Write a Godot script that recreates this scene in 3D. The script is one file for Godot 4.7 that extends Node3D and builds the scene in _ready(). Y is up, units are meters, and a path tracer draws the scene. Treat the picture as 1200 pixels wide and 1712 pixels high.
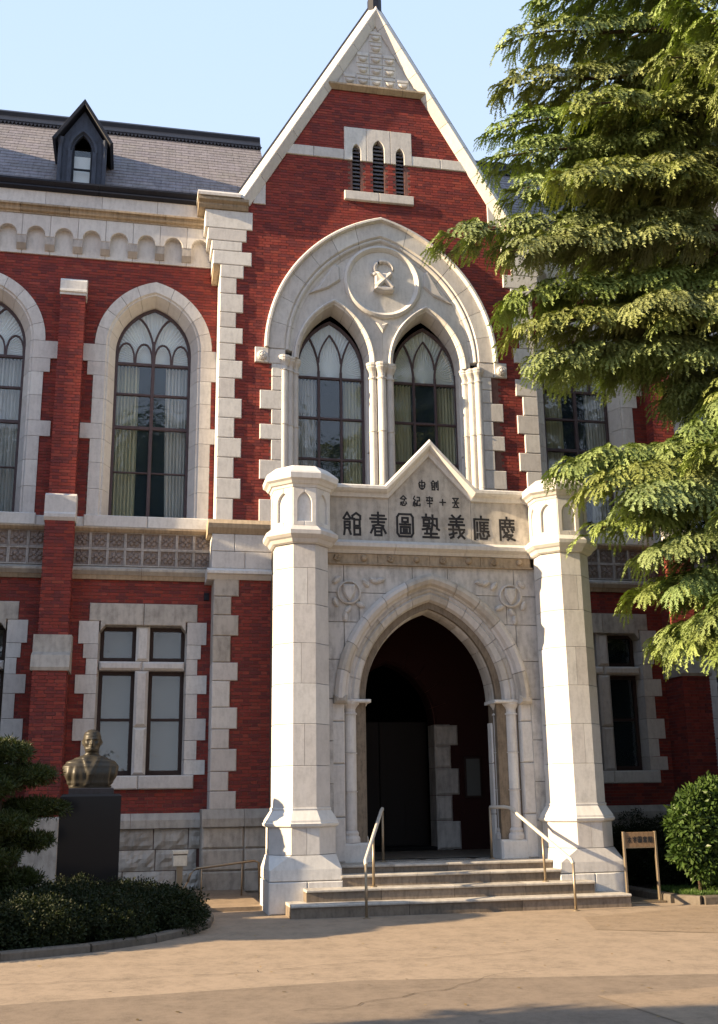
extends Node3D
# A red brick library with white stone dressings, seen from the forecourt. y up, metres; the gable front is the plane z = 0.

var M := {}
var taken := {}
var rng := RandomNumberGenerator.new()
var lib: Node3D
var brick_list: Array = []
var eye := Vector3(-4.71, 1.62, 20.0)
var sun_to := Vector3.ZERO

# ---------------------------------------------------------------- mesh builder
class MB:
	var v := PackedVector3Array()
	var col := PackedColorArray()
	var tint := false
	var c := Color.WHITE
	var xf := Transform3D.IDENTITY
	func tri(a: Vector3, b: Vector3, d: Vector3) -> void:
		v.push_back(xf * a); v.push_back(xf * d); v.push_back(xf * b)
		if tint:
			col.push_back(c); col.push_back(c); col.push_back(c)
	func quad(a: Vector3, b: Vector3, d: Vector3, e: Vector3) -> void:
		tri(a, b, d); tri(a, d, e)
	func box(x0: float, x1: float, y0: float, y1: float, z0: float, z1: float) -> void:
		var p := [Vector3(x0, y0, z0), Vector3(x1, y0, z0), Vector3(x1, y1, z0), Vector3(x0, y1, z0), Vector3(x0, y0, z1), Vector3(x1, y0, z1), Vector3(x1, y1, z1), Vector3(x0, y1, z1)]
		quad(p[4], p[5], p[6], p[7]); quad(p[1], p[0], p[3], p[2]); quad(p[0], p[4], p[7], p[3])
		quad(p[5], p[1], p[2], p[6]); quad(p[7], p[6], p[2], p[3]); quad(p[0], p[1], p[5], p[4])
	static func area(p: PackedVector2Array) -> float:
		var s := 0.0
		for i in p.size():
			s += p[i].cross(p[(i + 1) % p.size()])
		return s
	static func inset(p: PackedVector2Array, b: float) -> PackedVector2Array:
		var o := PackedVector2Array()
		var n := p.size()
		for i in n:
			var d0: Vector2 = (p[i] - p[(i + n - 1) % n]).normalized()
			var d1: Vector2 = (p[(i + 1) % n] - p[i]).normalized()
			var n0 := Vector2(-d0.y, d0.x)
			var n1 := Vector2(-d1.y, d1.x)
			var k := maxf(1.0 + n0.dot(n1), 0.35)
			o.push_back(p[i] + (n0 + n1) / k * b)
		return o
	# a polygon pulled from z0 (open back) to z1, its front edge chamfered by b
	func prism(poly: PackedVector2Array, z0: float, z1: float, b := 0.0, back := false) -> void:
		var p := poly.duplicate()
		if area(p) < 0.0:
			p.reverse()
		var f := inset(p, b) if b > 0.0 else p
		var t := Geometry2D.triangulate_polygon(f)
		var n := p.size()
		for i in range(0, t.size(), 3):
			var A: Vector2 = f[t[i]]
			var B: Vector2 = f[t[i + 1]]
			var C: Vector2 = f[t[i + 2]]
			if (B - A).cross(C - A) < 0.0:
				var sw := B
				B = C
				C = sw
			tri(Vector3(A.x, A.y, z1), Vector3(B.x, B.y, z1), Vector3(C.x, C.y, z1))
			if back:
				tri(Vector3(A.x, A.y, z0), Vector3(C.x, C.y, z0), Vector3(B.x, B.y, z0))
		for i in n:
			var j := (i + 1) % n
			quad(Vector3(p[i].x, p[i].y, z0), Vector3(p[j].x, p[j].y, z0), Vector3(p[j].x, p[j].y, z1 - b), Vector3(p[i].x, p[i].y, z1 - b))
			if b > 0.0:
				quad(Vector3(p[i].x, p[i].y, z1 - b), Vector3(p[j].x, p[j].y, z1 - b), Vector3(f[j].x, f[j].y, z1), Vector3(f[i].x, f[i].y, z1))
	# a profile of (n, z) points drawn along stations: each station is an Array of Vector2 (one per profile point), z from the profile
	func loft(rows: Array, closed := false, caps := true) -> void:
		var m: int = rows[0].size()
		for i in rows.size() - 1:
			for k in (m if closed else m - 1):
				var l := (k + 1) % m
				quad(rows[i][k], rows[i][l], rows[i + 1][l], rows[i + 1][k])
		if caps:
			for e in [0, rows.size() - 1]:
				for k in range(1, m - 1):
					if e == 0:
						tri(rows[e][0], rows[e][k + 1], rows[e][k])
					else:
						tri(rows[e][0], rows[e][k], rows[e][k + 1])
	func tube(pts: Array, r: Array, n := 8) -> void:
		var rows := []
		for i in pts.size():
			var d: Vector3 = (pts[mini(i + 1, pts.size() - 1)] - pts[maxi(i - 1, 0)]).normalized()
			var u := d.cross(Vector3.RIGHT if absf(d.x) < 0.8 else Vector3.UP).normalized()
			var w := d.cross(u)
			var row := []
			var rr: float = r[mini(i, r.size() - 1)]
			for k in n:
				var a := TAU * k / n
				row.push_back(pts[i] + (u * cos(a) + w * sin(a)) * rr)
			rows.push_back(row)
		loft(rows, true)
	# rings of (radius, y) about a vertical axis; rot turns the first corner
	func lathe(prof: Array, n: int, cx: float, cz: float, rot := 0.0) -> void:
		var rows := []
		for q in prof:
			var row := []
			for k in n:
				var a := rot + TAU * k / n
				row.push_back(Vector3(cx + q.x * cos(a), q.y, cz - q.x * sin(a)))
			rows.push_back(row)
		loft(rows, true)
	# a closed section of (z, y) points pulled along x
	func along_x(sec: Array, x0: float, x1: float) -> void:
		var a := []
		var b := []
		for q in sec:
			a.push_back(Vector3(x0, q.y, q.x)); b.push_back(Vector3(x1, q.y, q.x))
		loft([a, b], true)
	func mesh(smooth := false) -> ArrayMesh:
		if smooth:
			var st := SurfaceTool.new()
			st.begin(Mesh.PRIMITIVE_TRIANGLES)
			for i in v.size():
				if tint:
					st.set_color(col[i])
				st.add_vertex(v[i])
			st.index(); st.generate_normals()
			return st.commit()
		var arr := []
		arr.resize(Mesh.ARRAY_MAX)
		arr[Mesh.ARRAY_VERTEX] = v
		if tint:
			arr[Mesh.ARRAY_COLOR] = col
		var am := ArrayMesh.new()
		am.add_surface_from_arrays(Mesh.PRIMITIVE_TRIANGLES, arr)
		return am

# ---------------------------------------------------------------- nodes
func numbered(parent: Node, called: String) -> String:
	var key := str(parent.get_instance_id()) + called
	var n: int = taken.get(key, 0)
	taken[key] = n + 1
	return called if n == 0 else "%s_%03d" % [called, n]

func put(parent: Node, called: String, mesh: Mesh = null, mat: Material = null) -> MeshInstance3D:
	var o := MeshInstance3D.new()
	o.name = numbered(parent, called)
	if mesh:
		o.mesh = mesh
		o.material_override = mat
	parent.add_child(o, true)
	return o

func part(parent: Node, called: String, mb: MB, mat: Material, smooth := false) -> MeshInstance3D:
	return put(parent, called, mb.mesh(smooth), mat)

func tag(o: Node, label: String, category := "", group := "", kind := "") -> Node:
	if label: o.set_meta("label", label)
	if category: o.set_meta("category", category)
	if group: o.set_meta("group", group)
	if kind: o.set_meta("kind", kind)
	return o

func thing(called: String, label: String, category: String, at := Vector3.ZERO, turn := 0.0, group := "") -> Node3D:
	var o := Node3D.new()
	o.name = numbered(self, called)
	add_child(o)
	o.position = at
	o.rotation.y = turn
	tag(o, label, category, group)
	return o

# ---------------------------------------------------------------- materials
func lin(r: float, g: float, b: float) -> Color:
	return Color(r, g, b).linear_to_srgb()

func noise_tex(size: int, fs: Array, lo: float, hi: float, seed_at: int) -> ImageTexture:
	var im := Image.create(size, size, false, Image.FORMAT_RGB8)
	var ns := []
	for f in fs:
		var n := FastNoiseLite.new()
		n.seed = seed_at + ns.size()
		n.noise_type = FastNoiseLite.TYPE_SIMPLEX_SMOOTH
		n.frequency = f[0] / size
		n.fractal_octaves = 3
		ns.push_back(n.get_seamless_image(size, size))
	for y in size:
		for x in size:
			var t := 0.0
			for k in fs.size():
				var row := y
				if fs[k].size() > 2:      # drawn out downwards, mirrored so that it still repeats
					row = int(absf(fmod(2.0 * y / size, 2.0) - 1.0) * size * fs[k][2]) % size
				t += (ns[k].get_pixel(x, row).r - 0.5) * fs[k][1]
			var g := pow(clampf(lerpf(lo, hi, 0.5 + t), 0.0, 1.0), 0.4545)
			im.set_pixel(x, y, Color(g, g, g))
	return ImageTexture.create_from_image(im)

func mat(c: Color, rough := 0.8, tex: Texture2D = null, scale := 1.0, bump: Texture2D = null, bump_cm := 0.2, bscale := 0.0) -> StandardMaterial3D:
	var m := StandardMaterial3D.new()
	m.albedo_color = c
	m.roughness = rough
	m.metallic_specular = 0.35
	if tex or bump:
		m.uv1_triplanar = true
		m.uv1_world_triplanar = true
		m.uv1_scale = Vector3.ONE * scale
	if tex:
		m.albedo_texture = tex
	if bump:
		m.heightmap_enabled = true
		m.heightmap_texture = bump
		m.heightmap_scale = bump_cm
	return m

func materials() -> void:
	var t_stone := noise_tex(512, [[6.0, 0.45], [26.0, 0.55, 0.12], [30.0, 0.35], [170.0, 0.6]], 0.76, 1.12, 11)
	var t_rough := noise_tex(512, [[10.0, 0.9], [40.0, 0.7], [120.0, 0.4]], 0.2, 1.0, 31)
	var t_stain := noise_tex(512, [[5.0, 0.6], [20.0, 0.8, 0.12], [22.0, 0.4], [150.0, 0.6]], 0.62, 1.15, 51)
	var t_brick := noise_tex(256, [[8.0, 0.6], [60.0, 0.9]], 0.7, 1.15, 71)
	var t_asph := noise_tex(1024, [[4.0, 0.5], [18.0, 0.45], [90.0, 0.5], [330.0, 1.1]], 0.62, 1.2, 91)
	M.t_rough = t_rough
	M.stone = []
	for k in 5:
		var g: float = [0.61, 0.58, 0.64, 0.55, 0.60][k]
		var warm: float = [0.975, 0.96, 0.98, 0.96, 0.97][k]
		M.stone.push_back(mat(lin(g, g * warm, g * warm * 0.97), 0.75, t_stone, 0.5, t_rough, 0.15))
	M.old_stone = []
	for k in 4:
		var g: float = [0.50, 0.45, 0.48, 0.40][k]
		M.old_stone.push_back(mat(lin(g, g * 0.93, g * 0.84), 0.8, t_stain, 0.4, t_rough, 0.2))
	M.brown_stone = []
	for k in 3:
		var g: float = [0.40, 0.34, 0.44][k]
		M.brown_stone.push_back(mat(lin(g, g * 0.8, g * 0.58), 0.85, t_stain, 0.7, t_rough, 0.2))
	M.grey_stone = []
	for k in 3:
		var g: float = [0.40, 0.36, 0.45][k]
		M.grey_stone.push_back(mat(lin(g, g * 0.94, g * 0.9), 0.85, t_stain, 0.6, t_rough, 0.4))
	M.tile = [mat(lin(0.27, 0.225, 0.205), 0.85, t_stain, 1.1, t_rough, 0.3), mat(lin(0.24, 0.20, 0.18), 0.85, t_stain, 1.3, t_rough, 0.3)]
	M.spandrel = []
	for k in 3:
		var g: float = [0.54, 0.49, 0.57][k]
		M.spandrel.push_back(mat(lin(g, g * 0.96, g * 0.92), 0.8, t_stain, 0.45, t_rough, 0.2))
	M.step = []  # dark stone; its tone also holds the shade of risers and porch
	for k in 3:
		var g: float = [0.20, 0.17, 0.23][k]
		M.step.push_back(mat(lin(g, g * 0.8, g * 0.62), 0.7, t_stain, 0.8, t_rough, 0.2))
	M.kerb = [mat(lin(0.13, 0.11, 0.09), 0.9, t_stain, 0.9, t_rough, 0.3), mat(lin(0.16, 0.135, 0.11), 0.9, t_stain, 0.9, t_rough, 0.3)]
	M.shaded_brick = mat(lin(0.035, 0.011, 0.01), 0.9, t_brick, 2.5)  # brick darkened to hold the shade inside the porch
	M.soot = mat(lin(0.06, 0.05, 0.045), 0.9, t_stain, 0.8)
	M.mortar = mat(lin(0.20, 0.105, 0.09), 0.95, t_stain, 1.0)
	M.joint = mat(lin(0.2, 0.16, 0.12), 0.95, t_stain, 1.0)
	M.brick = []
	for k in 6:
		M.brick.push_back(mat(brick_color(k), 0.85, t_brick, 2.5).duplicate())
	M.brickwork = mat(Color.WHITE, 0.85, t_brick, 2.5)
	M.brickwork.vertex_color_use_as_albedo = true
	M.lead = mat(lin(0.016, 0.018, 0.028), 0.55, t_stain, 0.8)
	M.lead_light = mat(lin(0.05, 0.062, 0.092), 0.6, t_stain, 0.8)
	M.slate = mat(Color.WHITE, 0.8, t_stain, 0.6)
	M.slate.vertex_color_use_as_albedo = true
	M.frame = mat(lin(0.085, 0.06, 0.065), 0.45, t_stain, 2.0)
	M.door = mat(lin(0.014, 0.01, 0.009), 0.6)  # taken near black for the shade in the entrance
	M.dark_frame = mat(lin(0.04, 0.024, 0.022), 0.5, t_stain, 2.0)
	M.louvre = mat(lin(0.16, 0.16, 0.19), 0.7, t_stain, 1.0)
	M.curtain = mat(lin(0.38, 0.38, 0.25), 0.9, null)
	M.curtain.backlight_enabled = true
	M.curtain.backlight = Color(0.25, 0.25, 0.2)
	M.curtain_cool = mat(lin(0.44, 0.46, 0.44), 0.9)
	M.blind = mat(lin(0.62, 0.68, 0.68), 0.9)
	M.roller = mat(lin(0.115, 0.12, 0.115), 0.9)
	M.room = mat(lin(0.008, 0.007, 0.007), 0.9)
	M.glass = StandardMaterial3D.new()
	M.glass.transparency = BaseMaterial3D.TRANSPARENCY_ALPHA
	M.glass.albedo_color = Color(0.6, 0.75, 0.85, 0.02)
	M.glass.roughness = 0.02
	var t_wave := noise_tex(256, [[5.0, 1.0], [13.0, 0.3]], 0.0, 1.0, 201)
	M.glass.uv1_triplanar = true
	M.glass.uv1_world_triplanar = true
	M.glass.uv1_scale = Vector3.ONE * 0.7
	M.glass.heightmap_enabled = true
	M.glass.heightmap_texture = t_wave
	M.glass.heightmap_scale = 0.2
	M.ink = mat(lin(0.025, 0.024, 0.026), 0.6)
	M.asphalt = mat(lin(0.325, 0.252, 0.185), 0.95, t_asph, 0.5, t_asph, 0.5)
	M.asphalt_dark = mat(lin(0.225, 0.174, 0.13), 0.95, t_asph, 0.5, t_asph, 0.5)
	M.asphalt_patch = mat(lin(0.28, 0.212, 0.15), 0.95, t_asph, 0.7, t_asph, 0.4)
	M.soil = mat(lin(0.035, 0.025, 0.018), 1.0, t_stain, 1.2, t_rough, 2.0)
	M.steel = mat(lin(0.3, 0.24, 0.17), 0.4)
	M.steel.metallic = 0.7
	M.rail = mat(lin(0.62, 0.58, 0.52), 0.4)
	M.rail.metallic = 0.25
	M.bronze = mat(lin(0.05, 0.044, 0.034), 0.45, t_stain, 3.0)
	M.bronze.metallic = 0.1
	M.black_granite = mat(lin(0.008, 0.009, 0.012), 0.12, null)
	M.black_granite.metallic_specular = 0.22
	M.white_paint = mat(lin(0.72, 0.68, 0.58), 0.6, t_stone, 1.0)
	M.wood = mat(lin(0.2, 0.09, 0.05), 0.6, t_stain, 1.0)
	M.plaque = mat(lin(0.26, 0.17, 0.1), 0.5, t_stain, 1.5)
	M.bark = mat(lin(0.11, 0.075, 0.05), 0.95, t_rough, 1.6, t_rough, 3.0)
	M.leaf = []
	for c in [0, 1, 2]:
		var m := mat(Color.WHITE, 0.55)
		m.vertex_color_use_as_albedo = true
		m.backlight_enabled = true
		m.backlight = Color(0.55, 0.6, 0.2)
		M.leaf.push_back(m)

func brick_color(k: int) -> Color:
	var g: float = [0.255, 0.205, 0.275, 0.17, 0.235, 0.30][k]
	return lin(g, g * [0.205, 0.22, 0.195, 0.25, 0.195, 0.225][k], g * [0.175, 0.195, 0.15, 0.25, 0.165, 0.17][k])

func stone() -> Material:
	return M.stone[rng.randi() % 5]
func old_stone() -> Material:
	return M.old_stone[rng.randi() % 4]
func brown() -> Material:
	return M.brown_stone[rng.randi() % 3]
func pick(a: Array) -> Material:
	return a[rng.randi() % a.size()]

# ---------------------------------------------------------------- masonry helpers
func rect(x0: float, x1: float, y0: float, y1: float) -> PackedVector2Array:
	return PackedVector2Array([Vector2(minf(x0, x1), y0), Vector2(maxf(x0, x1), y0), Vector2(maxf(x0, x1), y1), Vector2(minf(x0, x1), y1)])

# one dressed stone; j is the joint left round it
func block(parent: Node, called: String, x0: float, x1: float, y0: float, y1: float, z0: float, z1: float, m: Material, b := 0.012, j := 0.004) -> MeshInstance3D:
	var mb := MB.new()
	mb.prism(rect(minf(x0, x1) + j, maxf(x0, x1) - j, y0 + j, y1 - j), z0, z1, b)
	return part(parent, called, mb, m)

func slab(parent: Node, called: String, sec: Array, x0: float, x1: float, m: Material) -> MeshInstance3D:
	var mb := MB.new()
	mb.along_x(sec, minf(x0, x1), maxf(x0, x1))
	return part(parent, called, mb, m)

# mouldings that run along x, cut into stones about len long
func course(parent: Node, called: String, sec: Array, x0: float, x1: float, len: float, mats: Array) -> void:
	var a := minf(x0, x1)
	var n := maxi(1, roundi(absf(x1 - x0) / len))
	var w := absf(x1 - x0) / n
	for i in n:
		slab(parent, called, sec, a + i * w + 0.003, a + (i + 1) * w - 0.003, pick(mats))

# a pointed arch struck from two centres: half span a, rise h above the spring line
class Arch:
	var cx: float
	var y: float
	var a: float
	var R: float
	func _init(cx_: float, y_: float, a_: float, h: float) -> void:
		cx = cx_; y = y_; a = a_
		R = (h * h + a * a) / (2.0 * a)
	# t from 0 at the spring to 1 at the apex; off grows outward
	func at(side: float, t: float, off := 0.0) -> Vector2:
		var r := R + off
		var d := R - a
		var end := acos(clampf(d / r, -1.0, 1.0))
		var ang := t * end
		return Vector2(cx + side * (r * cos(ang) - d), y + r * sin(ang))
	func outline(off: float, foot: float, n := 14) -> PackedVector2Array:
		var p := PackedVector2Array()
		if foot < y - 0.001:
			p.push_back(Vector2(cx + a + off, foot))
		for i in n + 1:
			p.push_back(at(1.0, float(i) / n, off))
		for i in range(n - 1, -1, -1):
			p.push_back(at(-1.0, float(i) / n, off))
		if foot < y - 0.001:
			p.push_back(Vector2(cx - a - off, foot))
		return p

# voussoirs: prof is an Array of Vector2(offset from the arch, z)
func ring(parent: Node, called: String, ar: Arch, prof: Array, n: int, mats: Array, gap := 0.004, sub := 4) -> void:
	for s in [-1.0, 1.0]:
		for k in n:
			var g := gap / (ar.R * 1.1)
			var t0 := float(k) / n + g
			var t1 := float(k + 1) / n - (g if k < n - 1 else 0.0)
			var rows := []
			for i in sub + 1:
				var row := []
				for q in prof:
					var p := ar.at(s, lerpf(t0, t1, float(i) / sub), q.x)
					row.push_back(Vector3(p.x, p.y, q.y))
				if s > 0.0:
					row.reverse()
				rows.push_back(row)
			var mb := MB.new()
			mb.loft(rows)
			part(parent, called, mb, pick(mats))

# a jamb stone with the same profile, standing: s is the side, x the arch face the offsets are measured from
func jamb(parent: Node, called: String, s: float, x: float, y0: float, y1: float, prof: Array, ext: float, m: Material) -> void:
	var rows := []
	for y in [y0 + 0.004, y1 - 0.004]:
		var row := []
		for i in prof.size():
			var q: Vector2 = prof[i]
			row.push_back(Vector3(x + s * (q.x + (ext if i < 2 else 0.0)), y, q.y))
		if s > 0.0:
			row.reverse()
		rows.push_back(row)
	var mb := MB.new()
	mb.loft(rows)
	part(parent, called, mb, m)

# ashlar: courses of stones clipped to a region, less its openings
func ashlar(parent: Node, called: String, region: PackedVector2Array, holes: Array, ys: Array, xs_even: Array, xs_odd: Array, z0: float, z1: float, mats: Array, b := 0.008, j := 0.005) -> void:
	for r in ys.size() - 1:
		var xs: Array = xs_even if r % 2 == 0 else xs_odd
		for i in xs.size() - 1:
			var todo: Array = Geometry2D.intersect_polygons(rect(xs[i] + j, xs[i + 1] - j, ys[r] + j, ys[r + 1] - j), region)
			for h in holes:
				var nxt := []
				for p in todo:
					nxt.append_array(Geometry2D.clip_polygons(p, h))
				todo = nxt
			for p in todo:
				if absf(MB.area(p)) > 0.02:
					var mb := MB.new()
					mb.prism(p, z0, z1, b)
					part(parent, called, mb, pick(mats))

# a sheet of wall with openings; cuts are the x where it is split so that no piece has a hole
func backing(mb: MB, region: PackedVector2Array, holes: Array, cuts: Array, z0: float, z1: float) -> void:
	for i in cuts.size() - 1:
		var todo: Array = Geometry2D.intersect_polygons(rect(cuts[i], cuts[i + 1], -2.0, 40.0), region)
		for h in holes:
			var nxt := []
			for p in todo:
				nxt.append_array(Geometry2D.clip_polygons(p, h))
			todo = nxt
		for p in todo:
			mb.prism(p, z0, z1, 0.0, true)

# bricks in Flemish bond over a region of a wall; xf carries the wall's own plane (x along, y up, z out) into the world
func bricks(wall: MeshInstance3D, region: PackedVector2Array, holes: Array, covers: Array, xf: Transform3D, singles := true) -> void:
	var x0 := INF
	var x1 := -INF
	var y0 := INF
	var y1 := -INF
	for p in region:
		x0 = minf(x0, p.x); x1 = maxf(x1, p.x); y0 = minf(y0, p.y); y1 = maxf(y1, p.y)
	var ch := 0.0635
	var j := 0.009
	var row := int(floor(y0 / ch))
	while row * ch < y1:
		var y := row * ch + ch * 0.5
		var x := floorf(x0 / 0.33) * 0.33 + (0.165 if row % 2 != 0 else 0.0) - 0.33
		var k := 0
		while x < x1:
			var w := 0.22 if k % 2 == 0 else 0.11
			var a := maxf(x + j * 0.5, x0)
			var b := minf(x + w - j * 0.5, x1)
			x += w
			k += 1
			if b - a < 0.03:
				continue
			var cpt := Vector2((a + b) * 0.5, y)
			if not Geometry2D.is_point_in_polygon(cpt, region):
				continue
			var skip := false
			for h in holes:
				if Geometry2D.is_point_in_polygon(cpt, h):
					skip = true
					break
			if skip:
				continue
			skip = true
			for px in [a, (a + b) * 0.5, b]:
				for py in [y - ch * 0.4, y + ch * 0.4]:
					var inside := false
					for q in covers:
						if px > q.x and px < q.y and py > q.z and py < q.w:
							inside = true
							break
					if not inside:
						skip = false
						break
				if not skip:
					break
			if skip:
				continue
			var tone := rng.randi() % 5
			if rng.randf() < 0.07:
				tone = 5
			if rng.randf() < 0.06:
				tone = 3
			brick_list.push_back([wall, xf, a, b, y - ch * 0.5 + j * 0.5, y + ch * 0.5 - j * 0.5, tone, rng.randf_range(-0.0015, 0.0015), singles])
		row += 1

func lay_bricks(most: int) -> void:
	var order := []
	for i in brick_list.size():
		var q: Array = brick_list[i]
		if not q[8]:
			continue
		var p: Vector3 = q[1] * Vector3((q[2] + q[3]) * 0.5, q[4], 0)
		order.push_back([p.distance_squared_to(eye) + (0.0 if q[3] - q[2] > 0.15 else 60.0), i])
	order.sort_custom(func(a, b): return a[0] < b[0])
	var single := {}
	for k in mini(most, order.size()):
		single[order[k][1]] = true
	var work := {}
	var shared := {}
	for i in brick_list.size():
		var q: Array = brick_list[i]
		var wall: MeshInstance3D = q[0]
		if single.has(i):
			var w := snappedf(q[3] - q[2], 0.005)
			if not shared.has(w):
				var mb := MB.new()
				mb.prism(rect(-w * 0.5, w * 0.5, -0.027, 0.027), -0.03, 0.0, 0.004)
				shared[w] = mb.mesh()
			var o := put(wall, "brick", shared[w], M.brick[q[6]])
			var xf: Transform3D = q[1]
			o.transform = Transform3D(xf.basis, xf * Vector3((q[2] + q[3]) * 0.5, (q[4] + q[5]) * 0.5, q[7]))
			continue
		if not work.has(wall):
			work[wall] = MB.new()
			work[wall].tint = true
		var mb: MB = work[wall]
		mb.xf = q[1]
		var c := brick_color(q[6]).srgb_to_linear()
		var f := rng.randf_range(0.9, 1.1)
		mb.c = Color(c.r * f, c.g * f, c.b * f)
		var a: float = q[2]
		var b: float = q[3]
		var y0: float = q[4]
		var y1: float = q[5]
		var z: float = q[7]
		mb.quad(Vector3(a, y0, z), Vector3(b, y0, z), Vector3(b, y1, z), Vector3(a, y1, z))
		mb.quad(Vector3(a, y1, z), Vector3(b, y1, z), Vector3(b, y1, z - 0.02), Vector3(a, y1, z - 0.02))
		mb.quad(Vector3(a, y0, z - 0.02), Vector3(b, y0, z - 0.02), Vector3(b, y0, z), Vector3(a, y0, z))
		mb.quad(Vector3(a, y0, z - 0.02), Vector3(a, y0, z), Vector3(a, y1, z), Vector3(a, y1, z - 0.02))
		mb.quad(Vector3(b, y0, z), Vector3(b, y0, z - 0.02), Vector3(b, y1, z - 0.02), Vector3(b, y1, z))
	for wall in work:
		tag(part(wall, "brickwork", work[wall], M.brickwork), "", "", "", "stuff")

# a brick shaft standing proud of a wall: front and both cheeks are laid brick by brick
func brick_shaft(x0: float, x1: float, y0: float, y1: float, z0: float, z1: float, singles := true) -> MeshInstance3D:
	var mb := MB.new()
	mb.box(x0 + 0.012, x1 - 0.012, y0, y1, z0, z1 - 0.012)
	var w := part(lib, "pilaster", mb, M.mortar)
	bricks(w, rect(x0, x1, y0, y1), [], [], Transform3D(Basis.IDENTITY, Vector3(0, 0, z1)), singles)
	bricks(w, rect(z0, z1 - 0.01, y0, y1), [], [], Transform3D(Basis(Vector3(0, 0, -1), Vector3.UP, Vector3(1, 0, 0)), Vector3(x1, 0, z0 + z1 - 0.01)), false)
	bricks(w, rect(z0, z1 - 0.01, y0, y1), [], [], Transform3D(Basis(Vector3(0, 0, 1), Vector3.UP, Vector3(-1, 0, 0)), Vector3(x0, 0, 0)), false)
	return w

func tube_part(parent: Node, called: String, pts: Array, r: float, m: Material, n := 8) -> MeshInstance3D:
	var mb := MB.new()
	mb.tube(pts, [r], n)
	return part(parent, called, mb, m, true)

# a colonnette: base, shaft and capital as three stones
func colonnette(parent: Node, x: float, z: float, r: float, y0: float, y1: float, cap: float, mats: Array, drums := 2) -> void:
	var mb := MB.new()
	mb.lathe([Vector2(0.01, y0), Vector2(r * 1.5, y0), Vector2(r * 1.5, y0 + 0.06), Vector2(r * 1.35, y0 + 0.09), Vector2(r * 1.2, y0 + 0.1), Vector2(r * 1.3, y0 + 0.14), Vector2(r, y0 + 0.18), Vector2(0.01, y0 + 0.18)], 16, x, z)
	part(parent, "column_base", mb, pick(mats))
	var top := y1 - cap
	var h := (top - y0 - 0.18) / drums
	for i in drums:
		var a := y0 + 0.18 + i * h
		mb = MB.new()
		mb.lathe([Vector2(0.01, a + 0.002), Vector2(r * 0.97, a + 0.002), Vector2(r, a + 0.01), Vector2(r, a + h - 0.02), Vector2(r * (1.14 if i < drums - 1 else 1.0), a + h - 0.015), Vector2(r * (1.14 if i < drums - 1 else 1.0), a + h - 0.002), Vector2(0.01, a + h - 0.002)], 18, x, z)
		part(parent, "column_shaft", mb, pick(mats))
	mb = MB.new()
	mb.lathe([Vector2(0.01, top), Vector2(r * 1.2, top), Vector2(r * 1.2, top + cap * 0.1), Vector2(r * 0.95, top + cap * 0.15), Vector2(r * 0.95, top + cap * 0.35), Vector2(r * 1.15, top + cap * 0.5), Vector2(r * 1.6, top + cap * 0.7), Vector2(r * 1.6, top + cap * 0.8), Vector2(r * 1.75, top + cap * 0.84), Vector2(r * 1.75, y1), Vector2(0.01, y1)], 16, x, z)
	part(parent, "capital", mb, pick(mats))

# ---------------------------------------------------------------- windows
func sheet(parent: Node, called: String, poly: PackedVector2Array, z: float, th: float, m: Material) -> MeshInstance3D:
	var mb := MB.new()
	mb.prism(poly, z - th, z, 0.0, true)
	return part(parent, called, mb, m)

func bar(mb: MB, a: Vector2, b: Vector2, w: float, z0: float, z1: float) -> void:
	var d := (b - a).normalized()
	var n := Vector2(-d.y, d.x) * w * 0.5
	mb.prism(PackedVector2Array([a - n, b - n, b + n, a + n]), z0, z1, minf(0.008, w * 0.2), true)

func arc_bars(mb: MB, pts: Array, w: float, z0: float, z1: float) -> void:
	for i in pts.size() - 1:
		bar(mb, pts[i], pts[i + 1], w, z0, z1)

# sunburst of pleated cloth filling a window head, gathered at a rosette
func fan_blind(parent: Node, c: Vector2, ar: Arch, off: float, foot: float, z: float) -> void:
	var mb := MB.new()
	var edge := PackedVector2Array()
	var o := ar.outline(off, foot, 12)
	var n := 84
	var pts := []
	for i in n + 1:
		var ang := PI * i / n
		var d := Vector2(cos(ang), sin(ang))
		var best := 3.0
		for k in o.size() - 1:
			var hit = Geometry2D.segment_intersects_segment(c, c + d * 3.0, o[k], o[k + 1])
			if hit != null:
				best = minf(best, c.distance_to(hit))
		if best > 2.9:
			best = ar.a + off
		pts.push_back(c + d * best)
	for i in n:
		var za := z + (0.018 if i % 2 == 0 else -0.018)
		var zb := z + (0.018 if i % 2 != 0 else -0.018)
		mb.tri(Vector3(c.x, c.y, z), Vector3(pts[i].x, pts[i].y, za), Vector3(pts[i + 1].x, pts[i + 1].y, zb))
	part(parent, "pleated_blind", mb, M.blind)
	mb = MB.new()
	mb.tube([Vector3(c.x, c.y + 0.02, z - 0.01), Vector3(c.x, c.y + 0.02, z + 0.03)], [0.05], 12)
	part(parent, "blind_rosette", mb, M.blind)

func curtain(x0: float, x1: float, y0: float, y1: float, z: float, m: Material, label: String, folds: int, tie := 0.0, group := "curtains behind the tall windows") -> void:
	var mb := MB.new()
	var n := folds * 6
	var rows := []
	for r in 7:
		var v := float(r) / 6
		var row := []
		for i in n + 1:
			var u := float(i) / n
			var xr := x1 + (x0 - x1) * tie * pow(1.0 - v, 2.0)
			row.push_back(Vector3(lerpf(x0, xr, u), lerpf(y0, y1, v), z + 0.05 * sin(u * folds * TAU + v) + 0.02 * sin(u * folds * 2.7 * TAU + 2.0 * v)))
		rows.push_back(row)
	for r in 6:
		for i in n:
			mb.quad(rows[r][i], rows[r][i + 1], rows[r + 1][i + 1], rows[r + 1][i])
	var o := part(self, "curtain", mb, m, true)
	tag(o, label, "curtain", group)

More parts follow.
